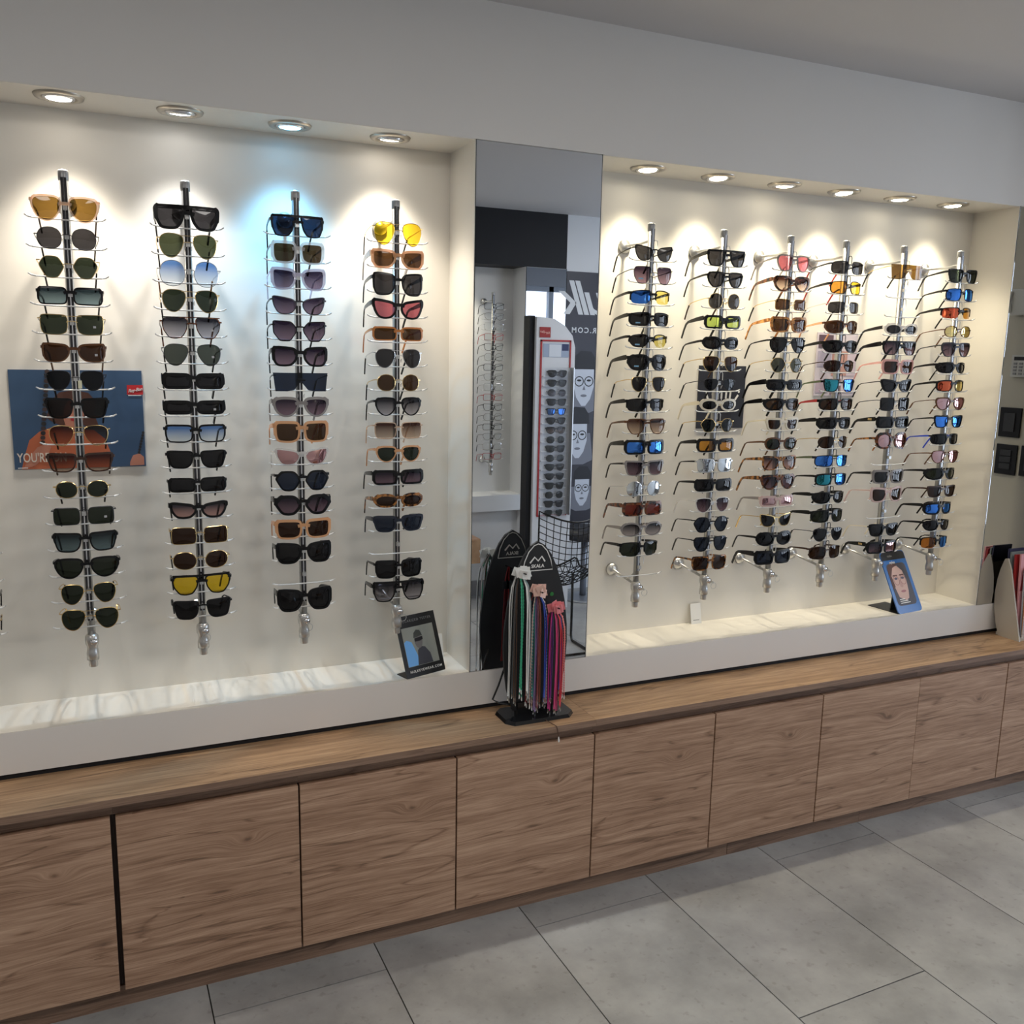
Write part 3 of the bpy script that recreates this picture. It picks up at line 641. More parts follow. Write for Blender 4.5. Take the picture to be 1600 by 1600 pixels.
# one line per pair: description | outline | width mm | height mm | frame | lens | build | options
ROWS = {
1: """peach translucent sunglasses with olive brown lenses|panto|140|57|peach|obrown|mid|T=5 tc=dbrown ze=.34
thin black wire sunglasses with grey lenses|round|130|48|gun|grey|wire|c=1.4
gold wire hexagonal sunglasses with dark green lenses|hex|128|49|gold|green|wire|c=1.4
black rectangular sunglasses with blue grey lenses|rect|136|40|black|bluegrey|mid|
thin gold sunglasses with soft square green lenses|square|139|46|gold|green|wire|bar tc=dbrown wst
brown rounded oversized sunglasses with brown lenses|butter|134|44|brown|dbrown|mid|c=3 wst
black round wire sunglasses carrying a paper tag|panto|128|46|gun|bk|wire|paper
black square sunglasses with dark brown lenses|wayf|134|48|black|dbrown|mid|T=7
gold aviator sunglasses with brown graded lenses|aviator|132|48|gold|browngrad|wire|bar
brown sunglasses with brown to clear lenses|wayf|143|46|dbrown|browngrad|mid|
small gold oval wire sunglasses, green lenses|oval|122|40|gold|green|wire|
black wire rectangular sunglasses with green lenses|rect|137|42|gun|green|wire|zb=.3 wst
black classic sunglasses with blue grey lenses|wayf|140|48|black|bluegrey|mid|
black round keyhole sunglasses with green lenses|panto|143|50|black|green|mid|
thin gold teardrop sunglasses with green lenses|aviator|127|50|gold|green|wire|
larger gold teardrop sunglasses with green lenses|aviator|133|52|gold|green|wire|bar tip=gold""",
2: """black chunky flat topped sunglasses with grey lenses|flat|143|56|black|grey|chunk|top
gold rimmed teardrop sunglasses with olive lenses|aviator|136|56|gold|olive|wire|bar c=1.4
silver round sunglasses with blue graded lenses|round|142|60|silver|bluegrad|wire|tip=tort c=1.4
gold teardrop sunglasses with dark green lenses|aviator|134|53|gold|green|wire|bar
dark navigator sunglasses with graded grey lenses|navi|138|52|dtort|greygrad|thin|top wst
dark rimmed teardrop sunglasses, grey green lenses|aviator|137|52|gun|greengrey|wire|bar wst
black wide low sunglasses with dark lenses|rect|141|39|black|bk|chunk|
black thick narrow rectangular sunglasses|rect|141|34|black|bk|chunk| wst
black square sunglasses with pale blue lenses|square|143|44|black|bluegrad|mid|
black square sunglasses with near black lenses|wayf|140|45|black|bk|mid|
black slim rounded rectangular sunglasses|rect|137|36|black|bk|mid|
black cat eye sunglasses with pinkish lenses|cat|137|43|black|pinkgrad|thick|
gold rimmed rectangular sunglasses with brown lenses|rect|140|43|gold|dbrown|wire|
gold rimmed oval sunglasses with brown lenses|oval|140|45|gold|dbrown|wire|
black navigator sunglasses with yellow lenses|navi|143|52|black|yellow|mid|top
black thin square sunglasses with dark lenses|wayf|142|50|matt|bk|thin|""",
3: """black flat topped sunglasses with navy lenses|flat|130|52|black|navy|mid|top
clear framed sunglasses with round brown lenses|square|130|54|clear|brown|thick|T=4 tc=dbrown
clear lilac sunglasses with purple graded lenses|butter|134|55|lilac|purple|thick|T=4
dark cat eye sunglasses with silvery brow|cat|136|46|gun|purple|thin|
black angular cat eye sunglasses, purple lenses|geo|136|51|black|purple|thin|
black thick butterfly sunglasses with purple lenses|butter|137|51|black|purple|thick|
rimless dark navy shield sunglasses|mask|136|46|black|navy|rimless|T=3 c=1.2
grey translucent sunglasses with round purple lenses|panto|141|51|grey|purple|thick|
apricot translucent square sunglasses with brown lenses|square|138|55|apricot|brown|thick|
clear cat eye sunglasses with pink lenses|cat|137|46|clear|mpink|mid|
black hexagonal sunglasses with dark navy lenses|hex|138|53|black|navy|mid|
black thick hexagonal sunglasses with purple lenses|hex|144|53|black|purple|chunk|
orange brown square sunglasses with brown lenses|square|143|52|apricot|dbrown|thick|
black square cat eye sunglasses, dark lenses|butter|142|57|black|bk|thick|
-
black oversized butterfly sunglasses, dark lenses|butter|140|62|black|bk|chunk|""",
4: """thin gold teardrop sunglasses with yellow lenses|aviator|134|58|gold|yellow|wire|bar
peach brown rounded rectangular sunglasses, wide temples|butter|140|49|apricot|brown|thick|T=15 tc=grey
black sunglasses with purplish lenses, silver inlay|butter|136|59|black|grey|mid|T=9
black cat eye sunglasses with pink lenses|cat|138|53|black|rose|thick|T=11
orange brown narrow rectangular sunglasses|rect|138|36|orange|brown|mid|
silver rimmed teardrop sunglasses with grey lenses|aviator|132|50|silver|grey|wire|bar
small gold round sunglasses with brown lenses|round|124|44|gold|brown|wire|
black round cat eye sunglasses, graded lenses|panto|128|49|black|greygrad|mid|
clear peach rectangular sunglasses, graded brown lenses|square|134|45|peach|browngrad|thin|
peach round cat eye sunglasses, green lenses|panto|126|44|apricot|green|mid|
black narrow rectangular sunglasses, purple lenses|rect|141|40|black|purple|thick|
tortoiseshell narrow oval sunglasses|oval|138|38|tort|dbrown|thick|
black and clear square sunglasses, navy lenses|wayf|140|46|navy|navy|thick|
-
black square sunglasses with dark lenses|square|133|51|black|bk|mid|
black flat topped shield like sunglasses, graded|flat|146|57|black|greygrad|mid|top T=12""",
5: """black browed cat eye sunglasses, grey lenses|cat|134|46|black|grey|thin|
thin metal sunglasses with purple lenses|navi|138|51|gun|purple|wire| bst
black sport sunglasses, blue and yellow lenses|wrect|138|43|black|mblue|semi|c=4.4 l2=ylens
black glossy sport wrap sunglasses|wrect|136|41|black|bk|mid|c=4.6 T=11 bst
black sport sunglasses with one lens yellowish|wrap|138|42|black|bk|semi|c=4.4 l2=ylens bst
black bulky sport sunglasses with broad temples|wrap|136|50|black|bk|thick|c=4.2 T=14 bst
gold rimmed round sunglasses with black lenses|panto|124|45|gold|bk|wire|
black half rimmed wrap sunglasses, dark lenses|wrect|134|42|black|bk|semi|c=4.6 T=12
brown translucent navigator sunglasses, brown graded lenses|navi|138|48|brown|browngrad|thin|bar T=7
black wrap sunglasses with blue mirror lenses|rect|136|44|black|mblue|thick|c=3 T=15
grey translucent sunglasses with purple lenses|wayf|137|47|grey|purple|mid|T=6 tc=black
silver round sunglasses with grey mirror lenses|round|128|47|silver|msilver|wire|
dark brown rectangular sunglasses, reddish lenses|rect|138|42|dtort|redbrown|thick|T=13
grey oval cat eye sunglasses, dark lenses|oval|146|43|grey|greygrad|mid|T=9
black half rimmed wrap sunglasses, green lenses|wrect|138|48|black|green|semi|c=4.6 T=9
-""",
6: """black flat topped square sunglasses, grey lenses|flat|138|49|black|grey|mid|top T=11
black navigator sunglasses, purplish grey lenses|navi|134|47|black|grey|mid|bar T=6
thin gold round sunglasses, grey lenses|round|124|47|gold|grey|wire|tip=dbrown
black chunky rectangular sunglasses, lime green lenses|rect|134|40|black|lime|thick|T=13
black oval wrap sunglasses|oval|136|39|black|bk|thick|c=3 T=7
gold rimmed round sunglasses, brown lenses|panto|138|48|gold|dbrown|wire|tip=dbrown
black thin wire sunglasses before black poster|panto|126|37|gun|bk|wire|
cream oval sunglasses with dark lenses|oval|135|38|cream|bk|thick|
gold wire hexagonal sunglasses, green lenses|hex|128|43|gold|green|wire|
black chunky square sunglasses, amber lenses|rect|138|42|black|amber|thick|T=12
square sunglasses with silver mirror lenses|square|134|44|silver|msilver|thin|tc=black T=5
black rounded rectangular sunglasses, thick temples|rect|138|39|black|bk|thick|T=8
clear round sunglasses with purple lenses|panto|132|48|white|purple|thin|
black thin hexagonal sunglasses, dark lenses|hex|137|51|black|navy|thin|
black thin angular navigator sunglasses|navi|130|48|black|navy|thin|bar
tortoiseshell square sunglasses with brown lenses|square|132|47|tort|dbrown|mid|""",
7: """grey double bridge sunglasses, rose lenses|navi|132|52|grey|rose|mid|bar T=6
black round cat eye sunglasses, brown lenses|panto|140|49|dtort|browngrad|thick|T=12
rimless brown rectangular sunglasses|rect|130|35|gold|brown|wire|
orange tortoiseshell big square sunglasses|square|144|49|otort|brown|thick|
black double bridge aviator sunglasses|aviator|144|50|black|bk|thin|bar top T=5
thin gold sunglasses with grey green lenses|hex|134|48|gold|greengrey|wire|
black slim rectangular sunglasses, very wide temples|rect|138|35|black|bk|chunk|T=16
black wrap sunglasses with amber brown lenses|wrap|142|41|black|brown|thick|c=4 T=14
cream square sunglasses with brown lenses|wayf|132|43|cream|dbrown|thick|T=5
brown round sunglasses with green lenses|round|132|42|brown|green|mid|
tortoiseshell square cat eye sunglasses|butter|138|48|tort|pinkgrad|mid|T=10
dark tortoiseshell round cat eye sunglasses|panto|140|50|dtort|purple|thick|T=13 tc=tort
pink rectangular sunglasses with rose lenses|rect|134|36|rose|mpink|thick|T=9 tc=grey
gold browed cat eye sunglasses, black lenses|cat|132|45|gold|bk|thin|T=2
black oval sunglasses with thick rims|oval|146|47|black|bk|thick|T=7
black wide shield like sunglasses, navy lenses|rect|144|47|black|navy|chunk|T=16""",
8: """grey sport sunglasses with red temple tips|wrect|136|42|gun|grey|thin|c=3.4 tip=red T=5
black sunglasses with orange lenses, red tips|wrect|134|42|black|amber|thin|c=3.6 tip=red T=8 l2=yellow
grey rimless sport sunglasses|wrect|138|38|silver|grey|rimless|c=4 T=3
brown translucent wrap sunglasses|wrap|142|44|brown|dbrown|mid|c=4.6 tc=apricot T=7
black wrap sunglasses before the pale poster|wrap|144|42|black|bk|thick|c=4 T=10
dark brown slim wrap sunglasses|wrap|132|40|dbrown|dbrown|thin|c=4.6 T=3
black square sunglasses, green blue mirror lenses|wayf|136|43|black|mgreen|thin|c=2.6 tc=green T=7 l2=mblue
black sunglasses with brown lenses, red temples|wrect|142|40|black|dbrown|mid|c=3.6 T=9 tc=red tip=black
black matt wrap sunglasses with wide temples|wrect|144|40|matt|bk|thick|c=4 T=13
brown rimless oval sunglasses|wrap|136|42|gold|dbrown|rimless|c=4.4
blue mirror wrap sunglasses, olive temples|wrect|142|40|navy|mblue|thin|c=4.2 tc=green T=8
black sunglasses with green mirror lenses|wrect|136|42|black|mgreen|mid|c=3 T=7 l2=mblue
black wrap sunglasses, tapering broad temples|wrap|140|41|black|bk|mid|c=4.4 T=12
black wrap sunglasses with lime temple tips|wrect|140|44|black|green|mid|c=4 T=13 tip=green
grey wire sunglasses with dark lenses|panto|134|46|gun|bk|wire|
dark brown rectangular sunglasses, brown lenses|wrect|140|46|dbrown|dbrown|thin|c=3.4 T=6""",
9: """brown flat topped mask sunglasses|mask|144|48|gold|obrown|rimless|c=1.4 T=3
-
-
clear framed oval sunglasses, black lenses|oval|148|40|clear|bk|thick|tc=black T=11
black flat topped sunglasses with wide temples|flat|150|48|black|purple|mid|top T=15
peach pink round square sunglasses|square|144|50|pink|dbrown|thick|T=7
black angular cat eye sunglasses|cat|142|46|black|bk|thick|T=3
rimless square sunglasses, dark mirror lenses|square|140|46|gun|bk|wire|
black wrap sunglasses with gold temple emblem|rect|146|40|black|bk|thick|T=15 logo
tortoiseshell big round sunglasses|round|142|58|dtort|mpink|chunk|T=8 tc=tort
-
black square sunglasses with clear outer rim|square|142|49|grey|bk|thick|tc=black T=9
clear pink square cat eye sunglasses|butter|144|54|rose|dbrown|thick|T=5
-
black square cat eye sunglasses, cream temples|wayf|132|46|black|bk|thick|tc=cream T=4
black shield sunglasses with gold temple emblem|rect|136|43|black|purple|thick|T=15 logo l2=mpink""",
10: """black square sunglasses with dark green lenses|wayf|142|48|black|green|mid|T=7
black sport sunglasses, blue mirror lenses|wrect|134|44|black|mblue|thin|c=3.6 T=7
black half rimmed sport sunglasses, red lenses|wrect|146|41|black|mred|semi|c=4.6 l2=amber T=9
brown round sunglasses, yellow mirror lenses|round|134|40|brown|myellow|thin|
dark navigator sunglasses, purple lenses|navi|138|51|gun|purple|mid|bar T=4
black glossy wrap sunglasses|wrap|142|40|black|bk|thick|c=4.6 T=8
black sport sunglasses, red orange mirror lenses|wrect|136|42|black|mred|mid|c=3.8 T=8 l2=myellow
brown round sunglasses with reddish lenses|panto|142|46|brown|mpink|mid|T=3
black square sunglasses, blue mirror lenses|wayf|140|45|black|mblue|mid|T=5
black sunglasses with bright blue temples|wrect|136|40|black|bk|mid|c=4 tc=blue T=6
pinkish brown round sunglasses, pink mirror lenses|panto|136|46|brown|mpink|thin|T=4
black wrap sunglasses with oval lenses|wrap|150|44|black|green|thick|c=4.6 T=8
dark brown sunglasses with brown lenses|wayf|140|43|dbrown|dbrown|mid|T=6
black wrap sunglasses, turquoise mirror lenses|wrect|138|45|black|mblue|thick|c=4 T=11
black slim wrap sunglasses|wrap|128|40|black|bk|mid|c=4.4 T=8
black half rimmed sunglasses, orange and blue lenses|wrect|136|45|black|orange|semi|c=4.6 l2=mblue T=6""",
0: """-
-
-
-
-
-
-
-
-
-
-
-
-
-
black sunglasses barely showing, left photo edge|rect|140|40|black|bk|mid|
gold sunglasses barely showing, left photo edge|aviator|138|46|gold|green|wire|"""}
zfix = random.Random(3)
for k, s in ROWS.items():
    for i, row in enumerate(s.split('\n')):
        if row.strip() == '-': continue
        d, sh, w_, h_, fr, ln, sty, op = [t.strip() for t in row.split('|')]
        glasses((RX[k], YG, Z0-i*DZ), math.radians(zfix.uniform(-1.2, 1.2)), sh, float(w_)/1000, float(h_)/1000, fr, ln, sty, '%s, %s, %s' % (d, ORD[i], RACKN[k]), op)

# ------------------------------------------------------------------ posters in the niches
paperw = pbr('print_white', (.80, .79, .76), .5); printred = pbr('print_red', (.55, .02, .025), .45)
def P(name, rgb): return pbr('print_'+name, rgb, .5)
def poster(x0, x1, z0, z1, mat, label, sheet=.003):
    r = empty('wall_poster', ((x0+x1)/2, ND-.0032-sheet, z0)); W, Hh = x1-x0, z1-z0
    MB().box(-W/2, W/2, 0, sheet, 0, Hh).build('sheet', mat, r)
    tag(r, label, 'poster')
    return r, W, Hh
r, W, Hh = poster(-.213, .083, 1.269, 1.510, pbr('poster_blue', (.040, .085, .165), .35, var=.12), 'blue poster of a person in orange with chains, behind the sunglasses')
def uv(X, Y): return (((X-90-.063*(Y-118))/1370-.5)*W, (1-(Y-118)/1010)*Hh)
def pr(name, pts, mat, lay):
    q = MB().prism([uv(*p) for p in pts], -.0002*lay, -.0002*lay+.0003); return fixn(q.build(name, mat, r))
def pel(X, Y, rx, ry, n=20): return [(X+rx*math.cos(2*PI*k/n), Y+ry*math.sin(2*PI*k/n)) for k in range(n)]
skin, hair, orng, dkch = P('skin', (.50, .20, .13)), P('hair', (.075, .028, .018)), P('orange_top', (.50, .13, .055)), P('chain', (.02, .018, .02))
pr('printed_top', [(222, 1128), (262, 960), (300, 830), (400, 745), (560, 690), (760, 720), (960, 735), (1080, 830), (1135, 960), (1145, 1128)], orng, 1)
pr('printed_hair', [(470, 600), (520, 430), (600, 345), (760, 320), (900, 350), (985, 440), (960, 560), (1010, 690), (900, 705), (760, 640), (640, 690), (540, 650)], hair, 2)
pr('printed_face', pel(748, 575, 105, 165), skin, 3); pr('printed_neck', [(660, 640), (830, 650), (840, 730), (650, 725)], skin, 2)
pr('printed_lips', pel(758, 622, 42, 20), P('lips', (.42, .02, .03)), 4)
for k in range(16):
    X, Y = 480-3.2*k, 135+48*k; pr('printed_chain_link', pel(X, Y, 26, 22, 10), dkch if k % 2 else P('chain2', (.05, .03, .03)), 5)
for k in range(8): pr('printed_chain_link', pel(1488-6*k, 770+30*k, 15, 16, 8), dkch, 5)
pr('printed_hand', [(380, 905), (450, 880), (520, 900), (500, 960), (360, 1090), (240, 1125), (300, 1000)], skin, 4)
pr('printed_hand', [(1350, 1080), (1380, 1010), (1450, 990), (1500, 1030), (1505, 1115), (1350, 1118)], skin, 4)
pr('red_logo_panel', [(1305, 268), (1478, 268), (1483, 368), (1308, 368)], printred, 3)
text('logo_lettering', 'Ray-Ban', .0115, paperw, r, T(uv(1395, 320)[0], -.0012, uv(1395, 320)[1]) @ Matrix.Rotation(-.18, 4, 'Y') @ FRONT, shear=.35, offset=.0001, spacing=.9)
text('poster_lettering', "YOU'RE ON", .0315, P('cream_print', (.72, .62, .52)), r, T(uv(430, 1015)[0], -.0014, uv(430, 1015)[1]) @ FRONT @ Matrix.Diagonal((.64, 1, 1, 1)), offset=.0004, spacing=1.02)
pr('printed_line', [(185, 1110), (285, 1110), (285, 1118), (185, 1118)], paperw, 6); pr('printed_line', [(1322, 372), (1462, 372), (1462, 379), (1322, 379)], paperw, 6)

r, W, Hh = poster(1.774, 1.963, 1.340, 1.546, pbr('poster_black', (.014, .013, .018), .32), 'black poster with white radiating strokes behind the second rack right of mirror')
for k, (x, z, a, l) in enumerate(((-.052, .104, -.40, .020), (-.034, .108, -.14, .020), (.0, .110, 0, .022), (.018, .110, .04, .024), (.034, .110, .10, .024), (.056, .106, .62, .020))):
    q = MB().box(-.0035, .0035, -.0004, -.0001, 0, l).build('white_stroke', paperw, r); q.location = (x, 0, z-.012); q.rotation_euler = (0, a, 0)
for x, z in ((-.060, .118), (.070, .121)): fixn(MB().prism(ell(x, z, .004, .004, 12), -.0004, -.0001).build('white_dot', paperw, r))
r, W, Hh = poster(2.260, 2.444, 1.448, 1.666, pbr('poster_pale', (.60, .54, .60), .45, var=.1), 'pale lilac photo collage poster behind the fourth rack right of mirror')
for x0, x1, z0, z1, c in ((-.085, -.02, .165, .21, (.10, .06, .08)), (-.085, -.025, .10, .155, (.40, .36, .46)), (-.02, .05, .07, .155, (.48, .26, .22)), (.05, .088, .07, .16, (.62, .52, .60)), (-.085, -.03, .01, .055, (.46, .36, .44)), (-.02, .03, .004, .06, (.22, .15, .16)), (.03, .088, .01, .06, (.66, .58, .64))):
    MB().box(x0, x1, -.0005, -.0001, z0, z1).build('printed_photo', P('ph%.2f%.2f' % (c[0], z0), c), r)

# ------------------------------------------------------------------ counter cards on the sill
ZSL = ZS+.002
r = empty('counter_card', (.724, .003, ZSL), math.radians(18))
a = math.radians(20.5); W, Hh = .134, .174
LEAN = Matrix.Rotation(-a, 4, 'X')
def leaned(o, L=LEAN, tr=None): o.data.transform(L); return o
blk = pbr('card_black', (.010, .010, .011), .35)
cardp = [(0.004, 0), (W-.004, 0), (W-.001, .0015), (W, .005), (W, Hh), (0, Hh), (0, .004)]
leaned(fixn(MB().prism(cardp, 0, .003).build('panel', blk, r)))
MB().box(0, W, .001, .050, 0, .0025).build('foot', blk, r)
leaned(MB().box(.012, W-.014, -.0004, -.0001, .030, .140).build('picture', pbr('card_picture', (.27, .28, .25), .3), r))
def cp(name, pts, mat, lay): return leaned(fixn(MB().prism(pts, -.0004-.0002*lay, -.0002-.0002*lay).build(name, mat, r)))
cp('blue_tint', [(.013, .031), (.052, .031), (.050, .060), (.038, .098), (.022, .105), (.013, .10)], P('card_blue', (.16, .42, .85)), 1)
cp('printed_jacket', [(.046, .031), (.098, .031), (.094, .058), (.080, .078), (.066, .082), (.054, .072)], P('card_jacket', (.05, .05, .065)), 2)
cp('printed_face', ell(.062, .098, .013, .021), P('card_face', (.16, .15, .15)), 3)
cp('printed_hat', [(.047, .108), (.050, .122), (.060, .130), (.071, .127), (.077, .112), (.062, .110)], P('card_hat', (.05, .055, .05)), 4)
cp('printed_sunglasses', [(.049, .097), (.049, .106), (.077, .109), (.077, .100), (.066, .097)], P('card_shades', (.008, .008, .012)), 5)
leaned(text('top_lettering', 'POLARIZED TESTER', .0098, P('grey_print', (.22, .22, .22)), r, T(W*.5, -.0004, .158) @ FRONT, spacing=1.25))
leaned(text('bottom_lettering', 'HULKEYEWEAR.COM', .0098, paperw, r, T(W*.52, -.0004, .016) @ FRONT, offset=.0001, spacing=1.25))
tag(r, 'black framed tester card with picture of a hatted man, beside the tall mirror', 'counter card')

r = empty('counter_card', (2.573, .006, ZSL), math.radians(6.7))
a2 = math.radians(27.5); L2 = Matrix.Rotation(-a2, 4, 'X'); W, Hh = .136, .232
def cc(name, pts, mat, lay): return leaned(fixn(MB().prism(pts, -.0002-.0002*lay, -.0002*lay).build(name, mat, r)), L2)
def rrect(x0, x1, z0, z1, rad, n=5):
    o = []
    for cx_, cz_, a0 in ((x1-rad, z0+rad, -PI/2), (x1-rad, z1-rad, 0), (x0+rad, z1-rad, PI/2), (x0+rad, z0+rad, PI)):
        o += [(cx_+rad*math.cos(a0+PI/2*k/n), cz_+rad*math.sin(a0+PI/2*k/n)) for k in range(n+1)]
    return o
leaned(fixn(MB().prism(rrect(0, W, 0, Hh, .014), 0, .004).build('panel', pbr('card_blue_panel', (.035, .14, .42), .25), r)), L2)
cc('black_header', [(.002, .200), (W-.002, .200), (W-.003, .224), (.120, .230), (.014, .230), (.003, .222)], P('hdr', (.008, .008, .009)), 1)
cc('printed_window', rrect(.014, .120, .028, .186, .016), P('win', (.07, .07, .09)), 1)
cc('printed_face', [(.034, .060), (.066, .046), (.084, .052), (.094, .080), (.100, .120), (.092, .156), (.070, .176), (.040, .172), (.024, .140), (.026, .100)], P('card_skin', (.56, .38, .34)), 2)
cc('printed_hair', [(.016, .090), (.030, .100), (.026, .140), (.044, .170), (.072, .178), (.060, .186), (.030, .184), (.014, .168)], P('card_hair', (.10, .045, .035)), 3)
for ex in (.046, .082):
    cc('printed_brow', [(ex-.015, .138), (ex+.013, .139), (ex+.011, .143), (ex-.012, .143)], P('card_hair', (.10, .045, .035)), 3)
    cc('printed_eye', ell(ex, .129, .009, .0045), P('card_eye', (.10, .09, .14)), 3)
    rim = MB()
    for k in range(18):
        t0, t1 = 2*PI*k/18, 2*PI*(k+1)/18
        rim.prism([(ex+.0155*math.cos(t0), .122+.018*math.sin(t0)), (ex+.0155*math.cos(t1), .122+.018*math.sin(t1)), (ex+.0140*math.cos(t1), .122+.0165*math.sin(t1)), (ex+.0140*math.cos(t0), .122+.0165*math.sin(t0))], -.0011, -.0009)
    leaned(fixn(rim.build('printed_glasses', P('card_rim', (.26, .10, .10)), r)), L2)
cc('printed_nose', [(.062, .122), (.068, .122), (.074, .098), (.066, .094), (.057, .098)], P('card_nose', (.46, .29, .27)), 3)
cc('printed_lips', ell(.066, .080, .014, .0045), P('card_lips', (.36, .16, .18)), 3)
for k, (x0, x1) in enumerate(((.030, .058), (.030, .074), (.030, .084))): cc('printed_text_line', [(x0, .050-.007*k), (x1, .050-.007*k), (x1, .053-.007*k), (x0, .053-.007*k)], paperw, 4)
leaned(text('header_lettering', 'stylus', .012, P('grey_print', (.22, .22, .22)), r, T(.050, -.0006, .215) @ FRONT), L2)
leaned(text('title_lettering', 'stylus', .014, paperw, r, T(.052, -.0012, .190) @ FRONT), L2)
MB().box(.0, .10, .004, .135, 0, .002).build('foot', blk, r)
fixn(MB().prism([(.02, 0), (.09, 0), (.085, .09), (.03, .09)], .052, .055).build('prop', blk, r))
tag(r, 'blue rounded card showing a face with glasses, near the last racks', 'counter card')
for loc, ry, lb in (((1.808, .168, ZSL), .20, 'small blank white card leaning below the second rack right of mirror'), ((.862, .150, ZSL+.0), .24, 'small white card behind the black framed tester card')):
    q = MB().box(-.021, .021, -.0006, .0006, 0, .070).build('card', paperw, None, loc=loc); q.name = 'price_card'; q.rotation_euler = (-ry, 0, 0)
    ln_ = MB().box(-.012, .012, -.0008, -.0006, .012, .0135).build('printed_line', blk, q)
    tag(q, lb, 'card')

# ------------------------------------------------------------------ cord stand on the worktop
sx, sy = 1.072, -.087
r = empty('cord_stand', (sx, sy, ZCT))
half = [(0, .507), (.022, .494), (.042, .468), (.060, .430), (.077, .380), (.089, .325), (.097, .260), (.099, .210), (.096, .150), (.087, .085), (.074, .040), (.066, .020)]
bp_ = half + [(-x, z) for x, z in reversed(half[1:])]
bd = fixn(MB().prism(bp_, -.004, .004).build('board', pbr('board_black', (.012, .012, .013), .5), r))
pl = [(-.085, -.062), (.085, -.062), (.110, -.035), (.110, .040), (.090, .055), (-.085, .055), (-.105, .035), (-.105, -.038)]
bb = MB(); n = len(pl); bb.v = [(x, y, 0) for x, y in pl] + [(x*.96, y*.94, .010) for x, y in pl]
bb.f = [tuple(range(n-1, -1, -1)), tuple(range(n, 2*n))] + [(i, (i+1) % n, n+(i+1) % n, n+i) for i in range(n)]
fixn(bb.build('base', blackg, r)); MB().box(-.055, .055, -.012, .012, .009, .045).build('socket', blackg, r)
MB().tube([(-.080, .02, .155), (-.100, .025, .09), (-.116, .028, .050), (-.100, .02, .040), (-.060, .012, .030)], .0028, 6).build('wire_brace', blackg, r)
lw_ = .0016
for side in (-1, 1):
    y_ = side*.0046; FM_ = FRONT if side < 0 else BACKF
    arch = [(-.046, .424), (-.040, .452), (-.028, .478), (-.012, .495), (0, .499), (.012, .495), (.028, .478), (.040, .452), (.046, .424), (-.046, .424)]
    MB().sweep([(x, y_, z) for x, z in arch], .0005, .0012).build('arch_line', paperw, r)
    MB().sweep([(x, y_, z) for x, z in ((-.024, .446), (-.010, .462), (.001, .451), (.012, .463), (.022, .448))], .0005, .0022).build('mountain_mark', paperw, r)
    text('board_lettering', 'SKALA', .0135, paperw, r, T(0, y_, .436) @ FM_, offset=.0004)
fixn(MB().prism(ell(.046, .352, .006, .006, 12), -.0055, -.0045).build('green_sticker', P('leaf', (.02, .20, .04)), r))
pegs = [(-.064, .428), (-.012, .372), (.040, .322)]
for px_, pz in pegs: MB().tube([(px_, -.004, pz), (px_, -.066, pz+.004)], .0022, 6).build('peg', blackg, r)
MB().tube([(-.02, .004, .40), (-.02, .050, .402)], .0022, 6).build('peg', blackg, r)
tag(r, 'black surfboard shaped cord display stand on the oak worktop before the mirror', 'display stand')
CORDS = [ # colour name, rgb, peg, dx, dy, length, bead
 ('silver white', (.62, .60, .56), 0, -.024, -.016, .36, 0), ('dark grey', (.05, .05, .05), 0, -.018, -.030, .35, 0), ('dark brown', (.10, .05, .03), 0, -.011, -.022, .37, 0), ('green and white striped', (.05, .42, .22), 0, -.002, -.040, .33, 1), ('green beaded', (.04, .30, .18), 0, .003, -.028, .355, 1),
 ('glossy white', (.80, .78, .74), 0, .012, -.046, .34, 0), ('light grey', (.45, .46, .46), 0, .019, -.036, .36, 0), ('teal grey', (.18, .30, .30), 0, .026, -.024, .345, 0), ('charcoal', (.03, .03, .035), 0, .031, -.018, .37, 0),
 ('dark red beaded', (.22, .03, .03), 1, -.024, -.020, .325, 1), ('peach and white beaded', (.62, .42, .36), 1, -.017, -.034, .33, 1), ('teal', (.08, .34, .32), 1, -.010, -.026, .31, 0), ('maroon', (.16, .02, .03), 1, -.003, -.042, .335, 0), ('rust brown', (.26, .08, .04), 1, .004, -.034, .32, 0),
 ('brown leather', (.12, .055, .03), 1, .009, -.024, .33, 0), ('royal blue', (.02, .06, .36), 1, .015, -.044, .31, 0), ('navy blue', (.02, .03, .14), 1, .020, -.030, .33, 0), ('white beaded', (.72, .66, .64), 1, .027, -.020, .32, 1), ('lavender', (.40, .26, .52), 1, -.001, -.020, .36, 0),
 ('crimson', (.45, .01, .06), 2, -.020, -.022, .28, 0), ('magenta', (.55, .02, .20), 2, -.013, -.034, .30, 0), ('purple', (.16, .03, .26), 2, -.006, -.026, .27, 0), ('hot pink', (.75, .06, .22), 2, .001, -.042, .30, 0), ('burgundy', (.22, .01, .05), 2, .007, -.034, .31, 0),
 ('bright red', (.62, .03, .05), 2, .013, -.044, .29, 0), ('indigo', (.06, .05, .32), 2, .020, -.024, .25, 0), ('coral pink', (.80, .22, .20), 2, .025, -.036, .26, 1)]
rc = random.Random(11)
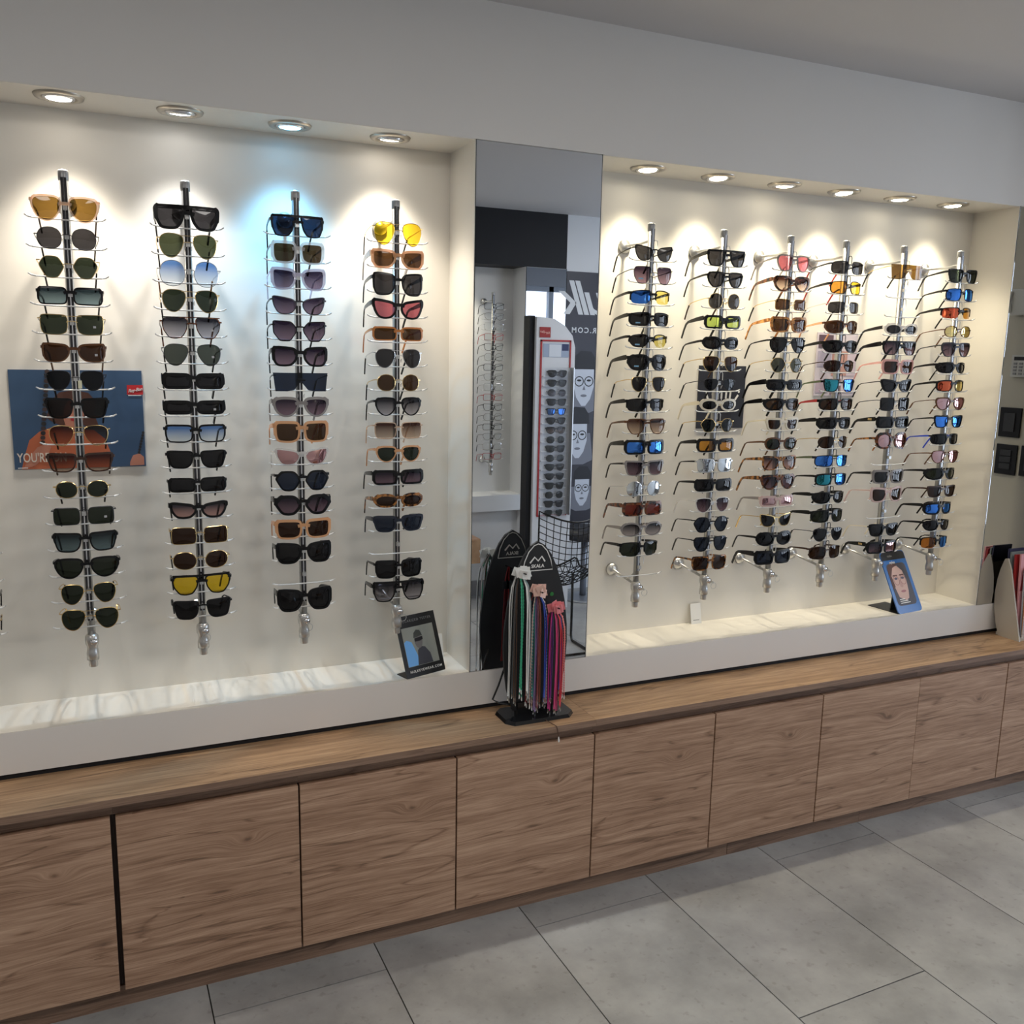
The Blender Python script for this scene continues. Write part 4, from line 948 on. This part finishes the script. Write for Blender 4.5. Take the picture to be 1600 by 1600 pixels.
for nm, rgb, pg, dx, dy, ln_, bead in CORDS:
    px_, pz = pegs[pg]
    c = empty('eyewear_lanyard', (sx+px_, sy-.012, ZCT+pz))
    zl = min(ln_, pz-.018)
    m_ = pbr('cord_'+nm, rgb, .35 if not bead else .3)
    for s_ in (-1, 1):
        pts = []
        for k in range(9):
            t = k/8; sp = (0, .75, .95, 1, 1, 1, 1, 1, 1)[k]
            pts.append((dx*1.15*sp + s_*.0042*sp + .0012*math.sin(5*t+dx*300+s_), dy*(.35+.65*sp) + s_*.004, .006*(1-t) - zl*t*(1.0 if s_ > 0 else .97)))
        if bead:
            rr = []; pp = []
            for k in range(72):
                t = k/71*8; i_ = min(int(t), 7); f_ = t-i_; a_, b_ = Vector(pts[i_]), Vector(pts[i_+1]); pp.append(a_.lerp(b_, f_)); rr.append(.0021 if k % 2 else .0009)
            MB().tube(pp, rr, 5).build('strand', m_, c, True)
        else:
            MB().tube(pts, .0018, 5).build('strand', m_, c, True)
        e_ = Vector(pts[-1]); MB().tube([e_, e_+Vector((0, 0, -.008)), e_+Vector((s_*.001, 0, -.013))], [.0016, .0022, .0008], 5).build('cord_end', alu if not bead else tipm, c, True)
    cm = paperw if pg == 0 else (P('peach_card', (.78, .50, .42)) if pg == 1 else P('pink_card', (.80, .24, .26)))
    q = MB().box(-.011, .011, -.0005, .0005, -.014, .010).build('header_card', cm, c); q.location = (dx*.5, dy*.9-.004, .006+rc.uniform(-.006, .006)); q.rotation_euler = (rc.uniform(-.2, .2), rc.uniform(-.4, .4), rc.uniform(-.7, .7))
    tag(c, '%s eyewear cord hanging on the %s peg of the cord stand' % (nm, ('upper', 'middle', 'lower')[pg]), 'cord', 'eyewear cords')
for k, (nm, rgb, dx) in enumerate((('dark red', (.28, .01, .015), -.016), ('scarlet', (.42, .015, .02), -.004), ('black', (.02, .02, .02), .012))):
    c = empty('sports_lanyard', (sx-.02, sy+.03, ZCT+.40))
    fixn(MB().sweep([(0, 0, .002), (dx*.6, .004, -.03), (dx, .006, -.14), (dx*1.3, .008, -.28)], .0012, .006).build('strap', pbr('strap_'+nm, rgb, .6), c))
    fixn(MB().prism([(-.010+dx, -.06), (.010+dx, -.06), (.010+dx, -.036), (-.010+dx, -.036)], .014, .0148).build('header_card', blk if k != 1 else paperw, c))
    tag(c, nm+' eyewear strap on the back of the cord stand, seen in mirror', 'strap', 'eyewear straps')
# a thin pull tag hanging over the worktop edge
c = empty('loose_lanyard', (1.092, -.188, ZCT))
MB().tube([(-.012, .05, .004), (-.004, .01, .003), (.002, -.004, .001), (.005, -.006, -.012), (.008, -.006, -.030)], .0012, 5).build('strand', pbr('cord_dark brown', (.10, .05, .03), .35), c)
MB().tube([(.008, -.006, -.030), (.0085, -.006, -.040), (.009, -.006, -.046)], [.0012, .0028, .002], 6).build('bead', paperw, c)
tag(c, 'thin dark cord with white bead dangling over the worktop edge', 'cord')

# ------------------------------------------------------------------ brochure rack at the end of the worktop
cream = pbr('rack_cream', (.55, .50, .42), .4)
r = empty('brochure_rack', (3.05, 0, ZCT))
prof = [(-.037, .0), (-.020, .045), (-.007, .10), (-.003, .16), (-.008, .215), (-.016, .255), (-.030, .297), (-.042, .30), (-.060, .26), (-.075, .20), (-.10, .10), (-.115, .04), (-.125, 0)]
def sidep(x, t):
    b = MB(); n = len(prof); b.v = [(x, y, z) for y, z in prof] + [(x+t, y, z) for y, z in prof]
    b.f = [tuple(range(n)), tuple(range(2*n-1, n-1, -1))] + [(i, n+i, n+(i+1) % n, (i+1) % n) for i in range(n)]
    return fixn(b.build('side_panel', cream, r))
sidep(0, .006); sidep(.206, .006)
bk = MB(); bk.v = [(.006, -.016, .045), (.206, -.016, .045), (.206, -.034, .297), (.006, -.034, .297), (.006, -.022, .045), (.206, -.022, .045), (.206, -.040, .297), (.006, -.040, .297)]
bk.f = [(0, 1, 2, 3), (7, 6, 5, 4), (0, 4, 5, 1), (2, 6, 7, 3), (0, 3, 7, 4), (1, 5, 6, 2)]
fixn(bk.build('back_panel', cream, r)); MB().box(.006, .206, -.118, -.022, .0, .012).build('floor_panel', cream, r)
MB().box(.012, .200, -.125, -.122, .012, .12).build('front_lip', acryl, r)
tag(r, 'cream brochure rack with curved side panel, at the end of the worktop', 'brochure rack')
for k, (nm, rgb, y, zt, x0, x1) in enumerate((('dark blue', (.03, .03, .08), -.048, .335, .012, .11), ('grey green', (.25, .28, .27), -.058, .325, .012, .12), ('red edged', (.40, .03, .03), -.074, .318, .014, .11), ('pink', (.78, .36, .38), -.090, .322, .022, .16), ('clear sleeved', (.52, .54, .60), -.104, .27, .03, .17), ('orange', (.62, .26, .10), -.112, .20, .03, .17))):
    q = MB().box(0, x1-x0, -.003, .003, 0, zt-.014).build('brochure', pbr('brochure_'+nm, rgb, .35), None, loc=(3.05+x0, y, ZCT+.0135)); q.rotation_euler = (-.05, 0, 0)
    fixn(MB().prism([(.004, (zt-.014)*.55), (x1-x0-.004, (zt-.014)*.55), (x1-x0-.004, (zt-.014)*.86), (.02, (zt-.014)*.90)], -.0034, -.0031).build('cover_print', P('cover%d' % k, (.05+.1*k, .04, .05)), q))
    tag(q, nm+' brochure standing in the cream brochure rack', 'brochure', 'brochures')

# ------------------------------------------------------------------ fittings on the return wall (shown by the mirror strip)
for y0, y1, z0, z1, n_, lb in ((-.246, -.153, 1.283, 1.400, 1, 'upper black switch plate seen in the mirror strip'), (-.246, -.153, 1.133, 1.253, 3, 'lower black switch plate with three buttons in the mirror strip'), (-.136, -.045, 1.135, 1.255, 2, 'black switch plate cut by the right photo edge')):
    r = empty('switch_plate', (XR, (y0+y1)/2, z0)); hw = (y1-y0)/2
    bevel(MB().box(-.009, -.0005, -hw, hw, 0, z1-z0).build('plate', blackp, r), .0015, 1)
    for k in range(n_): MB().box(-.013, -.009, -.024, .024, .022+k*(z1-z0-.04)/n_, .018+(k+1)*(z1-z0-.04)/n_).build('button', pbr('switch_button', (.03, .03, .032), .3), r)
    tag(r, lb, 'switch', 'switch plates')
r = empty('alarm_keypad', (XR, -.168, 1.522)); MB().box(-.018, -.0005, -.045, .040, 0, .085).build('case', pbr('keypad_white', (.62, .62, .58), .4), r); MB().box(-.0185, -.018, -.035, .030, .064, .078).build('screen', blackg, r)
for a_ in range(3):
    for b_ in range(4): MB().box(-.020, -.018, -.034+a_*.024, -.020+a_*.024, .008+b_*.013, .016+b_*.013).build('key', pbr('key_grey', (.30, .30, .30), .5), r)
tag(r, 'pale alarm keypad seen at the top of the mirror strip', 'keypad')
r = empty('intercom_box', (XR, -.185, 1.76)); bevel(MB().box(-.035, -.0005, -.05, .045, 0, .10).build('case', pbr('keypad_white', (.62, .62, .58), .4), r), .004, 2); MB().tube([(-.036, -.045, .01), (-.046, -.046, .05), (-.036, -.045, .09)], .006, 8).build('handset', paperw, r, True)
tag(r, 'pale intercom box above the keypad in the mirror strip', 'intercom')

# ------------------------------------------------------------------ far side of the shop, seen in the tall mirror
hookm = acryl
rack(2.243, YB-YP, PI, 'slim metal eyewear pole rack on the far wall seen in the mirror', 16, 'L')
for i in range(16):
    sh, fr, sty = (('rect', 'black', 'thin'), ('panto', 'gun', 'wire'), ('square', 'silver', 'wire'), ('rect', 'red', 'thin'), ('wayf', 'black', 'thin'), ('round', 'gun', 'wire'))[i % 6]
    glasses((2.243, YB-YG, Z0-i*DZ), PI, sh, .136, .042+.003*(i % 3), fr, 'clearlens', sty, '%s optical glasses with clear lenses, %s, far rack in the mirror' % ({'black': 'black', 'gun': 'dark wire', 'silver': 'silver', 'red': 'red and black'}[fr], ORD[i]), '', 'optical glasses on the far rack', 'glasses', 'optical_glasses')
# sunglasses tower
tw = pbr('tower_white', (.70, .71, .73), .35); redt = pbr('tower_red', (.42, .02, .02), .4)
r = empty('display_tower', (2.475, -2.66, 0))
tp_ = [(-.135, 0), (.125, 0), (.125, 1.62), (.105, 1.69), (.055, 1.745), (-.02, 1.785), (-.135, 1.795)]
fixn(MB().prism(tp_, -.02, .045).build('body', tw, r)); MB().box(-.170, -.1352, -.06, .02, 0, 1.80).build('black_side', blackp, r)
for x0, x1, z0, z1 in ((-.108, -.098, .60, 1.66), (.088, .096, 1.50, 1.66), (-.108, .096, 1.652, 1.662), (-.108, .096, .594, .602)): MB().box(x0, x1, .0452, .050, z0, z1).build('red_trim', redt, r)
MB().box(-.090, .082, .0452, .047, 1.56, 1.64).build('top_picture', P('tower_pic', (.35, .42, .55)), r); MB().box(-.05, .03, .0471, .048, 1.562, 1.635).build('picture_panel', P('tower_pic2', (.70, .74, .80)), r); MB().box(.035, .08, .0471, .048, 1.60, 1.638).build('picture_corner', P('tower_pic3', (.03, .04, .12)), r)
MB().box(-.115, -.045, .0452, .050, 1.675, 1.735).build('red_sign', P('tower_sign', (.34, .02, .02)), r)
text('sign_lettering', 'Ray-Ban', .020, P('sign_print', (.75, .40, .34)), r, T(-.080, .0504, 1.705) @ Matrix.Rotation(.15, 4, 'Y') @ BACKF, shear=.3, offset=.0004)
MB().box(-.094, .10, .075, .0765, .60, 1.50).build('acrylic_door', translucent('door_acrylic', (.9, .92, .95), .03, .04), r)
MB().box(.10, .106, .045, .085, .60, 1.50).build('door_edge', alu, r)
for i in range(16): MB().box(-.09, .085, .0452, .056, 1.444-i*.0565, 1.448-i*.0565).build('tray', tw, r)
tag(r, 'white sunglasses tower with red trim, seen in the tall mirror', 'display tower')
tl = ['panto', 'panto', 'round', 'wayf', 'wayf', 'panto', 'panto', 'round', 'wayf', 'round', 'panto', 'panto', 'wayf', 'round', 'wayf', 'aviator']
for i in range(16):
    fr = 'gun' if tl[i] in ('round', 'aviator') else 'black'
    ln_ = {4: 'mblue', 6: 'browngrad', 2: 'greygrad'}.get(i, 'green' if i > 6 else 'grey')
    glasses((2.478, -2.597, 1.462-i*.0565), PI, tl[i], .132, .044, fr, ln_, 'wire' if fr == 'gun' else 'mid', '%s sunglasses in the white tower, %s, seen in the mirror' % ({'mblue': 'black framed blue mirror', 'browngrad': 'brown graded', 'greygrad': 'round silvery', 'green': 'dark green lensed', 'grey': 'dark grey lensed'}[ln_], ORD[i]), 'L=40', 'sunglasses in the tower')
# tall advertising poster on the far wall
r = empty('tall_poster', (2.97, YB, 0)); ad = pbr('poster_dark', (.035, .033, .045), .35)
MB().box(-.232, .232, .0005, .004, .45, 2.105).build('sheet', ad, r)
adw, adg = P('ad_white', (.62, .66, .74)), P('ad_grey', (.20, .21, .25))
def ap(name, pts, mat, lay): return fixn(MB().prism(pts, .004+.0003*lay, .0043+.0003*lay).build(name, mat, r))
text('title_lettering', 'Hulk', .30, P('ad_title', (.72, .74, .76)), r, T(.02, .0045, 1.93) @ BACKF, shear=.35, offset=.004, spacing=.86)
text('web_lettering', 'EYEWEAR.COM', .048, P('ad_title', (.72, .74, .76)), r, T(0.02, .0045, 1.735) @ BACKF, offset=.001, spacing=1.35)
for fx, fz, s in ((-.085, 1.40, 1.0), (-.12, 1.045, .95), (-.075, .69, .75)):
    ap('printed_hair', [(fx-.12*s, fz-.17*s), (fx-.105*s, fz+.02*s), (fx+.10*s, fz+.02*s), (fx+.125*s, fz-.17*s), (fx+.05*s, fz-.20*s), (fx-.06*s, fz-.20*s)], adg, 1)
    ap('printed_face', [(fx-.070*s, fz+.10*s), (fx+.072*s, fz+.10*s), (fx+.074*s, fz-.03*s), (fx+.05*s, fz-.11*s), (fx+.015*s, fz-.155*s), (fx-.015*s, fz-.155*s), (fx-.055*s, fz-.10*s), (fx-.074*s, fz-.03*s)], adw, 2)
    ap('printed_hat', [(fx-.085*s, fz+.085*s), (fx-.080*s, fz+.16*s), (fx-.03*s, fz+.205*s), (fx+.05*s, fz+.20*s), (fx+.085*s, fz+.15*s), (fx+.09*s, fz+.085*s)], P('ad_hat', (.015, .015, .02)), 3)
    for ex in (-.036, .036):
        rim = MB()
        for k in range(16):
            t0, t1 = 2*PI*k/16, 2*PI*(k+1)/16
            rim.prism([(fx+ex*s+.034*s*math.cos(t0), fz+.006*s+.034*s*math.sin(t0)), (fx+ex*s+.034*s*math.cos(t1), fz+.006*s+.034*s*math.sin(t1)), (fx+ex*s+.028*s*math.cos(t1), fz+.006*s+.028*s*math.sin(t1)), (fx+ex*s+.028*s*math.cos(t0), fz+.006*s+.028*s*math.sin(t0))], .0054, .0057)
        fixn(rim.build('printed_glasses', P('ad_black', (.01, .01, .012)), r))
        ap('printed_eye', ell(fx+ex*s, fz+.012*s, .016*s, .007*s, 12), P('ad_black', (.01, .01, .012)), 4)
    ap('printed_nose', [(fx-.010*s, fz-.05*s), (fx+.012*s, fz-.05*s), (fx+.002*s, fz-.02*s)], adg, 4)
    ap('printed_lips', ell(fx, fz-.088*s, .024*s, .009*s, 12), adg, 4)
tag(r, 'tall dark advertising poster with hatted faces in glasses, seen in the mirror', 'poster')
# wire chair
r = empty('wire_chair', (2.10, -1.78, 0)); wm = blackg
def shell(u, v):     # u -1..1 across, v 0..1 seat front to back top; chair faces away from the mirror
    x = u*.20*(1-.12*v); up = v**1.6
    y = -.20 + .36*min(v*1.6, 1) + .05*v - .09*u*u*v
    return Vector((x, y, .40 + .36*max(0, (v-.42)/.58)**1.1 + .05*u*u + (.03 if v < .1 else 0)))
gr = MB()
for i in range(13): gr.tube([shell(-1+i/6, k/20) for k in range(21)], .0023, 5)
for k in range(1, 20): gr.tube([shell(-1+i/8, k/20) for i in range(17)], .0023, 5)
gr.build('wire_shell', wm, r)
MB().tube([shell(-1, k/16) for k in range(17)] + [shell(-1+i/8, 1) for i in range(1, 17)] + [shell(1, 1-k/16) for k in range(1, 17)] + [shell(1-i/8, 0) for i in range(1, 16)], .005, 6).build('rim', wm, r, True)
for s_ in (-1, 1):
    MB().tube([(s_*.13, .13, .42), (s_*.17, .17, .30), (s_*.215, .20, .03), (s_*.21, .18, .010), (s_*.20, .10, .008), (s_*.20, -.20, .008), (s_*.21, -.23, .03), (s_*.15, -.12, .41)], .0075, 8).build('leg', wm, r, True)
MB().tube([(-.19, .02, .008), (.19, .02, .008)], .006, 6).build('stretcher', wm, r, True)
tag(r, 'black wire chair seen in the tall mirror beside the cord stand', 'chair')
# round-based table, wooden box, dark bench
r = empty('pedestal_stool', (2.80, -2.78, 0)); gm = pbr('stool_grey', (.28, .30, .34), .35, .6)
MB().lathe([(.14, 0), (.14, .006), (.12, .012), (.03, .020)], 32).build('base', gm, r, True); MB().lathe([(.022, .018), (.022, .40)], 16).build('column', gm, r, True)
MB().lathe([(.10, .40), (.15, .405), (.16, .43), (.155, .46), (.12, .475)], 28).build('seat', pbr('dark_leather', (.03, .03, .035), .4), r, True)
tag(r, 'stool with round metal base seen in the tall mirror', 'stool')
r = empty('wooden_box', (1.86, YB+.07, .27)); MB().box(-.24, .24, -.06, .09, 0, .155).build('body', woodd, r); MB().box(-.235, .235, .0902, .104, .003, .152).build('front_board', woodt, r)
tag(r, 'oak wall box low on the far wall at the mirror edge', 'box')
